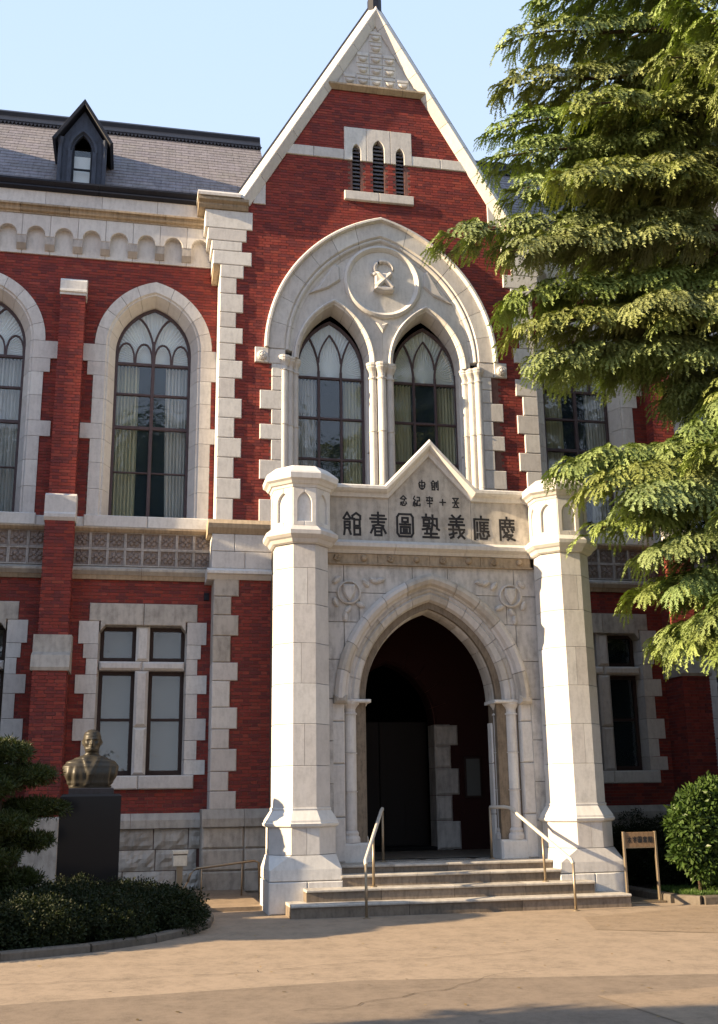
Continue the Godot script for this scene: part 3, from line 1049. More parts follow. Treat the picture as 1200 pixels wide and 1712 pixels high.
	# raking coping: weathered outer slope, flat nose, hollow underside
	var prof := [Vector2(0.02, -0.6), Vector2(0.02, 0.03), Vector2(-0.13, 0.17), Vector2(-0.15, 0.17), Vector2(-0.17, 0.15), Vector2(-0.31, 0.035), Vector2(-0.31, -0.3)]
	for s in [-1.0, 1.0]:
		var a := Vector2(s * 3.02, 13.62)
		var b := Vector2(0, 18.87)
		var d := (b - a).normalized()
		var nn := Vector2(-d.y, d.x) * (1.0 if s < 0 else -1.0)
		if nn.x * s < 0.0:
			nn = -nn
		var cut := 9
		for i in cut:
			var t0 := float(i) / cut + (0.0008 if i > 0 else 0.0)
			var t1 := float(i + 1) / cut - 0.0008
			var rows := []
			for t in [t0, t1]:
				var row := []
				for p in prof:
					var pos: Vector2 = a.lerp(b, t) + nn * p.x
					if t > 0.99:      # mitre at the apex
						pos += d * (-pos.x / d.x)
					row.push_back(Vector3(pos.x, pos.y, p.y))
				rows.push_back(row)
			var m2 := MB.new()
			m2.loft(rows)
			part(lib, "coping_stone", m2, stone())
		# the slates of the bay's own roof behind the coping
		var rb := MB.new()
		rb.quad(Vector3(s * 3.3, 13.0, -0.3), Vector3(0, 18.7, -0.3), Vector3(0, 18.7, -4.4), Vector3(s * 3.3, 13.0, -4.4))
		var rf := part(lib, "roof", rb, M.lead)
		var ed := MB.new()
		ed.tube([Vector3(s * 3.07, 13.62, -0.08), Vector3(s * 0.02, 18.93, -0.08)], [0.045], 6)
		part(rf, "verge_flashing", ed, M.lead)
	# finial foot at the apex
	mb = MB.new()
	mb.lathe([Vector2(0.16, 18.6), Vector2(0.16, 18.95), Vector2(0.1, 19.05), Vector2(0.1, 19.12), Vector2(0.2, 19.18), Vector2(0.2, 19.28), Vector2(0.08, 19.36), Vector2(0.06, 19.7), Vector2(0.0, 19.75)], 8, 0.0, -0.02, PI / 8)
	part(lib, "finial", mb, M.lead)
	# diapered panel in the head of the gable
	mb = MB.new()
	mb.prism(PackedVector2Array([Vector2(-1.02, 16.6), Vector2(1.02, 16.6), Vector2(0, 18.34)]), -0.2, 0.0)
	var panel := part(lib, "gable_panel", mb, M.stone[3])
	for row in 5:
		var y := 16.82 + row * 0.29
		var half := (18.3 - y - 0.1) / 1.74
		for k in range(-3, 4):
			var x := k * 0.3
			if absf(x) + 0.05 > half:
				continue
			var t := MB.new()
			t.prism(rect(x - 0.145, x + 0.145, y - 0.14, y + 0.14), -0.05, 0.02, 0.01)
			var p := PackedVector2Array()
			for i in 9:
				p.push_back(Vector2(x + 0.1 * cos(PI + PI * i / 8), y - 0.01 + 0.1 * sin(PI + PI * i / 8)))
			t.prism(p, 0.0, 0.08, 0.025)
			t.prism(rect(x - 0.125, x + 0.125, y + 0.03, y + 0.1), 0.0, 0.045, 0.01)
			part(panel, "diaper_tile", t, M.stone[rng.randi() % 5])
	course(lib, "panel_sill", [Vector2(-0.1, 16.56), Vector2(0.03, 16.5), Vector2(0.13, 16.58), Vector2(0.13, 16.62), Vector2(0.02, 16.68), Vector2(-0.1, 16.68)], -1.13, 1.13, 0.56, M.brown_stone)
	# band, three lancets
	for s in [-1.0, 1.0]:
		var x1 := rake(14.93) - 0.12
		for k in 2:
			var a: float = 0.74 + k * (x1 - 0.74) / 2
			block(lib, "band_stone", s * a, s * (a + (x1 - 0.74) / 2), 14.8, 15.05, -0.2, 0.028, stone())
	var l := put(lib, "lancet_group")
	var xs := [-0.74, -0.25, 0.28, 0.76]
	var lan := [[-0.47, 0.09, 15.03, 0.17], [0.015, 0.125, 15.12, 0.22], [0.49, 0.09, 15.03, 0.17]]
	for i in 3:
		var ar := Arch.new(lan[i][0], lan[i][2], lan[i][1], lan[i][3])
		var todo: Array = Geometry2D.clip_polygons(rect(xs[i] + 0.004, xs[i + 1] - 0.004, 14.8, 15.6), ar.outline(0.0, 14.0, 8))
		for p in todo:
			mb = MB.new()
			mb.prism(p, -0.25, 0.032, 0.008)
			part(l, "head_stone", mb, stone())
		for k in 13:
			var y := 14.06 + k * 0.095
			mb = MB.new()
			mb.along_x([Vector2(-0.13, y + 0.09), Vector2(-0.05, y), Vector2(-0.04, y + 0.015), Vector2(-0.12, y + 0.105)], lan[i][0] - lan[i][1], lan[i][0] + lan[i][1])
			part(l, "louvre", mb, M.louvre)
		mb = MB.new()
		mb.box(lan[i][0] - 0.14, lan[i][0] + 0.14, 14.0, 15.4, -0.3, -0.2)
		part(l, "louvre_back", mb, M.lead)
	block(l, "sill_stone", -0.75, 0.0, 13.83, 14.045, -0.2, 0.07, stone(), 0.012)
	block(l, "sill_stone", 0.0, 0.77, 13.83, 14.045, -0.2, 0.07, stone(), 0.012)
	mb = MB.new()
	mb.prism(rect(-3.47, -3.37, 5.28, 5.43), -0.62, -0.585, 0.006)
	part(lib, "wall_vent", mb, M.lead)
	great_window(big)

func great_window(big: Arch) -> void:
	var w := put(lib, "great_window")
	# hood mould, outer order, inner order
	ring(w, "hood_stone", big, [Vector2(0, -0.1), Vector2(0, 0.08), Vector2(-0.03, 0.12), Vector2(-0.07, 0.12), Vector2(-0.1, 0.045), Vector2(-0.1, -0.1)], 7, M.stone)
	ring(w, "arch_stone", big, [Vector2(-0.102, -0.2), Vector2(-0.102, 0.035), Vector2(-0.4, 0.035), Vector2(-0.43, 0.0), Vector2(-0.43, -0.2)], 7, M.stone)
	ring(w, "inner_arch_stone", big, [Vector2(-0.432, -0.2), Vector2(-0.432, -0.01), Vector2(-0.47, 0.015), Vector2(-0.5, 0.0), Vector2(-0.53, -0.05), Vector2(-0.58, -0.06), Vector2(-0.58, -0.2)], 7, M.stone)
	for s in [-1.0, 1.0]:
		var lx: float = 0.03 + s * 2.5
		var bl := block(w, "label_stop", lx - 0.14, lx + 0.14, 10.0, 10.33, -0.2, 0.06, stone(), 0.012)
		var mb := MB.new()
		mb.lathe([Vector2(0.0, -0.02), Vector2(0.1, 0.0), Vector2(0.1, 0.04), Vector2(0.06, 0.07), Vector2(0.05, 0.06), Vector2(0.02, 0.085), Vector2(0.0, 0.085)], 14, 0, 0)
		var boss := part(w, "label_boss", mb, stone(), false)
		boss.transform = Transform3D(Basis(Vector3.RIGHT, PI / 2), Vector3(lx, 10.14, 0.06))
	# two lights
	var tym := big.outline(-0.575, 10.18, 18)
	var subs := []
	for cx in [-0.97, 0.985]:
		subs.push_back(Arch.new(cx, 10.18, 0.84, 1.36))
	var plate: Array = [tym]
	for a in subs:
		var nxt := []
		for p in plate:
			nxt.append_array(Geometry2D.clip_polygons(p, a.outline(0.003, 10.0, 14)))
		plate = nxt
	# ashlar of the tympanum: joints on the circle's axes
	var todo: Array = plate
	for p in todo:
		for c in [rect(-3, 0.04, 9, 12.02), rect(0.04, 3, 9, 12.02), rect(-3, 0.04, 12.02, 14), rect(0.04, 3, 12.02, 14)]:
			for r in Geometry2D.intersect_polygons(p, c):
				if absf(MB.area(r)) > 0.01:
					var mb := MB.new()
					mb.prism(MB.inset(r, 0.0015) if MB.area(r) > 0 else r, -0.3, -0.07, 0.0)
					part(w, "tympanum_stone", mb, stone())
	for a in subs:
		ring(w, "light_arch_stone", a, [Vector2(0.0, -0.12), Vector2(0.0, -0.03), Vector2(-0.03, 0.0), Vector2(-0.06, -0.015), Vector2(-0.08, -0.05), Vector2(-0.1, -0.06), Vector2(-0.13, -0.32), Vector2(-0.15, -0.5)], 6, M.stone)
	# medallion: ring, sunk disc, carved emblem of two crossed pens under a curled ribbon
	var mc := Vector3(0.06, 12.02, -0.07)
	var md := MB.new()
	md.lathe([Vector2(0.83, -0.02), Vector2(0.82, 0.05), Vector2(0.77, 0.08), Vector2(0.73, 0.05), Vector2(0.70, 0.02), Vector2(0.695, 0.004), Vector2(0.0, 0.004)], 56, 0, 0)
	var disc := part(w, "medallion", md, M.stone[0])
	disc.transform = Transform3D(Basis(Vector3.RIGHT, PI / 2), mc)
	var e := MB.new()
	e.xf = Transform3D(Basis.IDENTITY, mc)
	e.prism(rect(-0.17, 0.21, -0.18, 0.19), 0.0, 0.09, 0.03)
	e.prism(PackedVector2Array([Vector2(-0.2, -0.22), Vector2(0.0, -0.27), Vector2(0.22, -0.24), Vector2(0.2, -0.15), Vector2(-0.17, -0.15)]), 0.0, 0.16, 0.03)
	for k in [-1.0, 1.0]:
		e.tube([Vector3(0.03 - k * 0.17, -0.15, 0.1), Vector3(0.03 + k * 0.13, 0.15, 0.13)], [0.065, 0.05], 8)
		e.tube([Vector3(0.03 + k * 0.12, 0.14, 0.13), Vector3(0.03 + k * 0.19, 0.2, 0.08)], [0.03, 0.004], 8)
	part(w, "carved_emblem", e, M.stone[1])
	var rib := MB.new()
	rib.xf = Transform3D(Basis.IDENTITY, mc)
	var pts := []
	for i in 12:
		var a := lerpf(PI * 1.25, -0.15, i / 11.0)
		pts.push_back(Vector3(0.03 + 0.2 * cos(a), 0.3 + 0.17 * sin(a), 0.03))
	rib.tube(pts, [0.03, 0.045, 0.05, 0.05, 0.05, 0.05, 0.045, 0.04, 0.04, 0.035, 0.03, 0.02], 8)
	rib.tube([Vector3(-0.24, 0.18, 0.0), Vector3(-0.16, 0.15, 0.05), Vector3(-0.1, 0.17, 0.02)], [0.03, 0.05, 0.03], 8)
	part(w, "carved_ribbon", rib, M.stone[1], true)
	# sunk trefoil triangles in the spandrels
	for q in [[PackedVector2Array([Vector2(-1.5, 11.62), Vector2(-1.28, 11.82), Vector2(-0.98, 12.36), Vector2(-0.86, 12.28), Vector2(-0.84, 11.98), Vector2(-1.1, 11.78)])], [PackedVector2Array([Vector2(1.56, 11.62), Vector2(1.34, 11.82), Vector2(1.04, 12.36), Vector2(0.96, 12.28), Vector2(0.94, 11.98), Vector2(1.16, 11.78)])], [PackedVector2Array([Vector2(-0.1, 11.1), Vector2(0.04, 10.86), Vector2(0.16, 11.1), Vector2(0.03, 11.06)])]]:
		var t := MB.new()
		t.prism(q[0], -0.09, -0.02, 0.03)
		part(w, "spandrel_carving", t, M.stone[3])
	# jamb stones, toothed into the brick
	var ys := [6.3, 6.72, 7.18, 7.58, 7.98, 8.4, 8.72, 9.03, 9.43, 9.72, 10.0]
	for s in [-1.0, 1.0]:
		for i in ys.size() - 1:
			var tooth: float = 0.25 if i in [1, 3, 5, 7] else 0.02
			block(w, "jamb_stone", 0.03 + s * 2.08, 0.03 + s * (2.28 + tooth), ys[i], ys[i + 1], -0.4, 0.03, stone())
		block(w, "jamb_stone", 0.03 + s * 2.02, 0.03 + s * 2.36, 10.0, 10.33, -0.4, 0.025, stone())
		block(w, "inner_jamb", 0.0 + s * 1.69, s * 2.12, 6.3, 8.3, -0.6, -0.2, stone(), 0.03)
		block(w, "inner_jamb", 0.0 + s * 1.69, s * 2.12, 8.3, 10.2, -0.6, -0.2, stone(), 0.03)
		for k in 3:
			colonnette(w, s * (1.79 + 0.12 * k) + 0.02, -0.2 + 0.1 * k - (0.02 if k == 2 else 0.0), 0.075, 6.3, 10.18, 0.3, M.stone, 3)
	block(w, "inner_jamb", -0.29, 0.3, 6.3, 8.3, -0.6, -0.22, stone(), 0.05)
	block(w, "inner_jamb", -0.29, 0.3, 8.3, 10.2, -0.6, -0.22, stone(), 0.05)
	for q in [[-0.17, -0.13], [0.0, -0.05], [0.18, -0.13]]:
		colonnette(w, q[0] + 0.0, q[1], 0.085, 6.3, 10.18, 0.34, M.stone, 3)
	# frames
	for i in 2:
		var cx: float = [-1.0, 1.015][i]
		var z := -0.45
		var inner := Arch.new(cx, 10.1, 0.69, 1.1)
		var f := MB.new()
		var op := inner.outline(0.03, 6.2, 12)
		var ip := inner.outline(-0.03, 6.26, 12)
		for k in op.size():
			var n := (k + 1) % op.size()
			f.prism(PackedVector2Array([op[k], op[n], ip[n], ip[k]]), z - 0.06, z, 0.004, true)
		part(w, "frame", f, M.frame)
		for x in [-0.235, 0.23]:
			var m := MB.new()
			bar(m, Vector2(cx + x, 6.2), Vector2(cx + x, 10.1), 0.05, z - 0.05, z + 0.01)
			part(w, "mullion", m, M.frame)
			var t := MB.new()
			var pts2 := []
			for k in 8:
				var u := k / 7.0
				pts2.push_back(Vector2(cx + x + signf(x) * 0.2 * u * u, 10.08 + 0.75 * u))
			arc_bars(t, pts2, 0.04, z - 0.05, z - 0.004)
			t.xf = Transform3D.IDENTITY
			var pts3 := []
			for k in 8:
				var u := k / 7.0
				pts3.push_back(Vector2(cx + x - signf(x) * 0.235 * u * u, 10.3 + 0.62 * u))
			arc_bars(t, pts3, 0.035, z - 0.045, z - 0.007)
			part(w, "tracery_bar", t, M.frame)
		for y in [9.95, 9.07, 8.2, 7.25]:
			var tb := MB.new()
			bar(tb, Vector2(cx - 0.69, y), Vector2(cx + 0.69, y), 0.05, z - 0.05, z + 0.005)
			part(w, "glazing_bar", tb, M.frame)
		sheet(w, "pane", inner.outline(0.0, 6.22, 12), z - 0.03, 0.006, M.glass)
		fan_blind(w, Vector2(cx, 10.0), inner, 0.03, 9.98, z - 0.13)
		var nm: String = ["left", "right"][i]
		curtain(cx - 0.72, cx - 0.28, 6.2, 9.95, z - 0.17, M.curtain_cool if i == 0 else M.curtain, "left one of the pale curtains in the %s light of the big arched window" % nm, 6, 0.0, "curtains of the great window")
		curtain(cx + 0.72, cx + 0.3, 6.2, 9.95, z - 0.17, M.curtain, "right one of the pale curtains in the %s light of the big arched window" % nm, 6, 0.0, "curtains of the great window")

func shell() -> void:
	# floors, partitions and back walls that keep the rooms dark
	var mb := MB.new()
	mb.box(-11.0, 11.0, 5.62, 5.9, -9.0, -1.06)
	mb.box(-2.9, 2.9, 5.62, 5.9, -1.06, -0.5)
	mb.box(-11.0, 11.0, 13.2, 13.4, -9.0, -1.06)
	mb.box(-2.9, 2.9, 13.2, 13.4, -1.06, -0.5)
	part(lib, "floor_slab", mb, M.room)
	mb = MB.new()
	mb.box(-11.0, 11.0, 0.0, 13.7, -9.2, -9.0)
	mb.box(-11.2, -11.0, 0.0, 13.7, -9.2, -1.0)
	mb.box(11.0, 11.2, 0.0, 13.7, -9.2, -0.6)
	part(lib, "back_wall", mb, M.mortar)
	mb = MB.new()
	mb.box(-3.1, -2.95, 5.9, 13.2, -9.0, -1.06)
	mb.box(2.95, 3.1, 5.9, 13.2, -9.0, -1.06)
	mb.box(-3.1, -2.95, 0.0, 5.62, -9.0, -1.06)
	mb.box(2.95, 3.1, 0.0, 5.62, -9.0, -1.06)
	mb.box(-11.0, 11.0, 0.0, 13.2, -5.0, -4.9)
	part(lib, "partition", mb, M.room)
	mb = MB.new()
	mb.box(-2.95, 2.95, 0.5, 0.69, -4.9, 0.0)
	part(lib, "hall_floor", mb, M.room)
	# the corner tower beyond the left edge, whose shadow lies on the wing's roof
	mb = MB.new()
	mb.box(-16.5, -11.2, 0.0, 16.6, -6.0, 0.28)
	var tower := part(lib, "corner_tower", mb, M.brick[0])
	mb = MB.new()
	mb.prism(PackedVector2Array([Vector2(-16.7, 16.6), Vector2(-11.0, 16.6), Vector2(-13.85, 16.9)]), -6.2, 0.4, 0.0, true)
	part(tower, "tower_roof", mb, M.lead)

# ---------------------------------------------------------------- the porch
func oct_ring(cx: float, cz: float, h: float, c: float, y: float) -> Array:
	var o := []
	for p in [[h, h - c], [h - c, h], [c - h, h], [-h, h - c], [-h, c - h], [c - h, -h], [h - c, -h], [h, c - h]]:
		o.push_back(Vector3(cx + p[0], y, cz + p[1]))
	return o

# stones stacked in an octagon; levels are [half width, corner cut, y]; cut_x splits the drum with upright joints
func oct_stone(parent: Node, called: String, cx: float, cz: float, levels: Array, m: Material) -> MeshInstance3D:
	var rows := []
	for l in levels:
		rows.push_back(oct_ring(cx, cz, l[0], l[1], l[2]))
	var mb := MB.new()
	mb.loft(rows, true)
	return part(parent, called, mb, m)

func drum(parent: Node, cx: float, cz: float, h: float, y0: float, y1: float, splits: Array, z_m: Array) -> void:
	var k := 0.586
	var plan := PackedVector2Array()
	for p in oct_ring(0.0, 0.0, h, h * k, 0.0):
		plan.push_back(Vector2(p.x, -p.z))
	var edges := [-1.0]
	edges.append_array(splits)
	edges.push_back(1.0)
	for i in edges.size() - 1:
		for r in Geometry2D.intersect_polygons(rect(edges[i] + (0.0025 if i > 0 else 0.0), edges[i + 1] - (0.0025 if i < edges.size() - 2 else 0.0), -1, 1), plan):
			var mb := MB.new()
			mb.xf = Transform3D(Basis(Vector3(1, 0, 0), Vector3(0, 0, -1), Vector3(0, 1, 0)), Vector3(cx, 0, cz))
			mb.prism(r, y0 + 0.003, y1 - 0.003, 0.006, true)
			part(parent, "pier_stone", mb, pick(z_m))

func pier(porch: Node, s: float) -> void:
	var cx := s * 2.2
	var cz := 3.4
	var k := 0.586
	var core := MB.new()
	core.lathe([Vector2(0.0, 0.0), Vector2(0.41, 0.0), Vector2(0.41, 6.5), Vector2(0.0, 6.5)], 8, cx, cz, PI / 8)
	part(porch, "pier_core", core, M.joint)
	# square foot in two courses, the upper one broached to the octagon
	for q in [[-0.54, 0.02], [0.02, 0.54]]:
		block(porch, "pier_foot_stone", cx + q[0], cx + q[1], 0.0, 0.44, cz - 0.5, cz + 0.54, stone(), 0.014, 0.003)
	oct_stone(porch, "pier_foot_stone", cx, cz, [[0.52, 0.01, 0.446], [0.53, 0.012, 0.455], [0.53, 0.02, 0.6], [0.50, 0.28, 0.795]], stone())
	drum(porch, cx, cz, 0.495, 0.8, 1.18, [0.02], M.stone)
	oct_stone(porch, "pier_moulding", cx, cz, [[0.48, 0.48 * k, 1.17], [0.54, 0.54 * k, 1.2], [0.55, 0.55 * k, 1.235], [0.53, 0.53 * k, 1.25], [0.525, 0.525 * k, 1.28], [0.435, 0.435 * k, 1.42], [0.44, 0.44 * k, 1.44], [0.435, 0.435 * k, 1.46], [0.41, 0.41 * k, 1.465]], pick(M.stone))
	var ys := [1.462, 2.06, 2.67, 3.27, 3.88, 4.48, 5.05, 5.43]
	for i in ys.size() - 1:
		drum(porch, cx, cz, 0.423 - 0.0018 * i, ys[i], ys[i + 1], [] if i % 2 == 0 else [0.02 * s - 0.03 + 0.05 * (i % 3)], M.stone)
	oct_stone(porch, "pier_moulding", cx, cz, [[0.44, 0.44 * k, 5.43], [0.47, 0.47 * k, 5.45], [0.5, 0.5 * k, 5.5], [0.53, 0.53 * k, 5.52], [0.57, 0.57 * k, 5.56], [0.575, 0.575 * k, 5.62], [0.55, 0.55 * k, 5.64], [0.47, 0.47 * k, 5.71], [0.43, 0.43 * k, 5.715]], pick(M.stone))
	# panelled lantern stage: corner fillets and a pointed niche on each face
	oct_stone(porch, "pier_head", cx, cz, [[0.415, 0.415 * k, 5.7], [0.415, 0.415 * k, 6.36]], stone())
	for f in 8:
		var a := TAU * f / 8
		var hw := 0.452 * tan(PI / 8)
		var b := Basis(Vector3.UP, a)
		if b.z.z < -0.8:
			continue
		var face := rect(-hw, hw, 5.712, 6.34)
		var ar := Arch.new(0.0, 6.08, hw * 0.58, hw * 0.95)
		for p in Geometry2D.clip_polygons(PackedVector2Array([Vector2(-hw, 5.712), Vector2(0, 5.712), Vector2(0, 6.34), Vector2(-hw, 6.34)]), ar.outline(0.0, 5.79, 6)):
			for sgn in [1.0, -1.0]:
				var mb := MB.new()
				mb.xf = Transform3D(b, Vector3(cx, 0, cz))
				var pp := PackedVector2Array()
				for v2 in p:
					pp.push_back(Vector2(v2.x * sgn, v2.y))
				mb.prism(pp, 0.40, 0.452, 0.01)
				part(porch, "niche_frame", mb, stone())
	oct_stone(porch, "pier_cap", cx, cz, [[0.42, 0.42 * k, 6.33], [0.46, 0.46 * k, 6.34], [0.475, 0.475 * k, 6.38], [0.5, 0.5 * k, 6.39], [0.53, 0.53 * k, 6.43], [0.575, 0.575 * k, 6.46], [0.585, 0.585 * k, 6.54], [0.57, 0.57 * k, 6.57], [0.42, 0.42 * k, 6.7], [0.38, 0.38 * k, 6.71]], pick(M.stone))

const GLYPHS := {
	"a": "0.2,3 2.2,0.5 4.2,3;1,3.3 3.6,3.3;0.8,4.4 3.7,4.4 3.7,7 0.8,7 0.8,4.4;0.8,5.7 3.7,5.7;1,7 0.5,9.8;3,7 4.2,9.6;5.2,3.2 5.2,1.8 7.3,0.6 9.6,1.8 9.6,3.2;6.2,3 6.2,9.9;6.2,3.4 9.2,3.4 9.2,6 6.2,6;6.2,7 9.4,7 9.4,9.7 6.2,9.7",
	"b": "1.5,1.3 8.5,1.3;0.5,2.7 9.5,2.7;1.5,4.1 8.5,4.1;5,0 5,5.4;2,5.7 5,5.2 8,5.7;3.2,6.6 6.8,6.6 6.8,9.7 3.2,9.7 3.2,6.6;3.2,8.1 6.8,8.1;2.6,6 0.8,8.7;7.4,6 9.2,8.7",
	"c": "0.5,1.6 0.5,8.4 1.6,9.8 8.4,9.8 9.5,8.4 9.5,1.6 8.4,0.3 1.6,0.3 0.5,1.6;3.4,1.9 6.6,1.9 6.6,3.6 3.4,3.6 3.4,1.9;2,4.7 8,4.7;5,3.6 5,4.7;2.4,5.8 7.6,5.8 7.6,8.5 2.4,8.5 2.4,5.8;4.1,6.8 5.9,6.8 5.9,7.6 4.1,7.6 4.1,6.8",
	"d": "0.3,1.4 4.8,1.4;2.5,0 2.5,1.4;1,2.4 4.2,2.4 4.2,4 1,4 1,2.4;0.8,5 4.3,5 2.8,6.1 2.8,7.5;0.3,6.5 5,6.1;6.2,0.3 6.2,3.5 5.4,6.8;5.4,1.8 8.6,1.8 8.6,6 9.8,6.6;5.4,3.8 7.6,4.8;1.5,8.3 8.5,8.3;5,7 5,9.8;0.5,9.8 9.5,9.8",
	"e": "2.5,0 4,1.2;7.5,0 6,1.2;1,1.5 9,1.5;1.5,2.8 8.5,2.8;0.5,4.1 9.5,4.1;5,1.4 5,4.9;0.5,6.1 9.5,6.1;3,4.9 3,9.3 1.4,9.8;0.8,8.4 5,7.5;6.2,4.9 7,8 9.4,9.8;9.2,7 5.8,9.6",
	"f": "5,0 5,1.1;1,10 1,1.3 9.4,1.3;2.6,2.6 2.6,6.4;4.2,2.6 9,2.6;4.4,3.9 8.8,3.9;4.4,5.2 8.8,5.2;4.4,2.6 4.4,6.5;6.6,2.6 6.6,6.5;4.4,6.5 9.2,6.5;2.6,7.6 2.4,9.4;4,7.5 4.5,9.6 8,9.6 8.4,8.5;6,7.4 6.4,8.5;8.8,7.2 9.5,8.4",
	"g": "5,0 5,1.1;1,10 1,1.3 9.2,1.3;2.2,2.7 9,2.7;4,1.4 4,4.2;6.8,1.4 6.8,4.2;2.2,4.2 9,4.2 9,5.4;2.4,5.4 2.4,4.2;3.2,5.4 3.4,6.7 5,6.8;5.2,5 6,6.3;7.5,5.2 8.4,6.4;4.6,7 2.6,8.8;4,7.7 8,7.7 5.2,9.9;4.2,8.3 9.4,9.9",
	"h": "5,0 5,2;1,4.2 2,2.2 8,2.2 9,4.2;2,4.5 2,7.5 4,9.5 6,9.5 8,7.5 8,4.5;5,2 5,9.5;1.4,6 8.6,6",
	"i": "3,0 0.5,2.5;3,0 5.5,2.5;1.2,3.3 5,3.3 5,5.4 1.2,5.4 1.2,3.3;1.5,6.9 4.8,6.9 4.8,9.7 1.5,9.7 1.5,6.9;7,1.5 7,7;9,0 9,9.6 7.8,9.2",
	"j": "5,0 1,3;5,0 9,3;3,3.3 7,3.3 6,5;1.5,6.5 1.5,9;3,6.2 3.5,9.5 7,9.5 7.5,8;5,6 5.3,7.6;8.3,6 9.2,8",
	"k": "2.5,0 1,2.5 3.5,4 1,6;2.5,6 2.5,10;1,7 0.3,9.5;4,7 4.8,9.5;5.8,1 9,1 9,4.5 5.8,4.5 5.8,9.2 9.5,9.2 9.5,7.5",
	"l": "1,1 9,1;5,0 5,10;1,4 9,4;2,6.6 8,6.6;2,2.5 1,4;8,2 9,4",
	"m": "0.5,5 9.5,5;5,0.5 5,9.5",
	"n": "1,0.5 9,0.5;2,0.5 8,9.5;8,0.5 2,9.5;1,9.5 9,9.5;0.8,5 3,5;7,5 9.2,5",
	"o": "5,0 5,10;1,3 9,3;5,3 1,9.5;5,3 9,9.5",
	"p": "1,1 3,3;5,0 5,3;9,1 7,3;0.8,4 0.8,3.4 9.2,3.4 9.2,4;3,4.6 7,4.6 5,6;5,6 5,9.8 4,9.4;1,7 9,7",
}

func glyph(parent: Node, called: String, key: String, at: Vector3, w: float, h: float, sw: float, m: Material, th := 0.004) -> void:
	var mb := MB.new()
	var lift := 0.0
	for line in GLYPHS[key].split(";"):
		var pts := []
		for q in line.split(" "):
			var c: PackedStringArray = q.split(",")
			pts.push_back(Vector2(at.x + (float(c[0]) / 10.0 - 0.5) * w, at.y + (0.5 - float(c[1]) / 10.0) * h))
		for i in pts.size() - 1:
			var d: Vector2 = (pts[i + 1] - pts[i]).normalized() * sw * 0.4
			var n := Vector2(-d.y, d.x).normalized() * sw * 0.5
			var a: Vector2 = pts[i] - d
			var b: Vector2 = pts[i + 1] + d
			mb.prism(PackedVector2Array([a - n, b - n, b + n, a + n]), at.z - 0.004, at.z + th + lift)
			lift += 0.00012
	part(parent, called, mb, m)

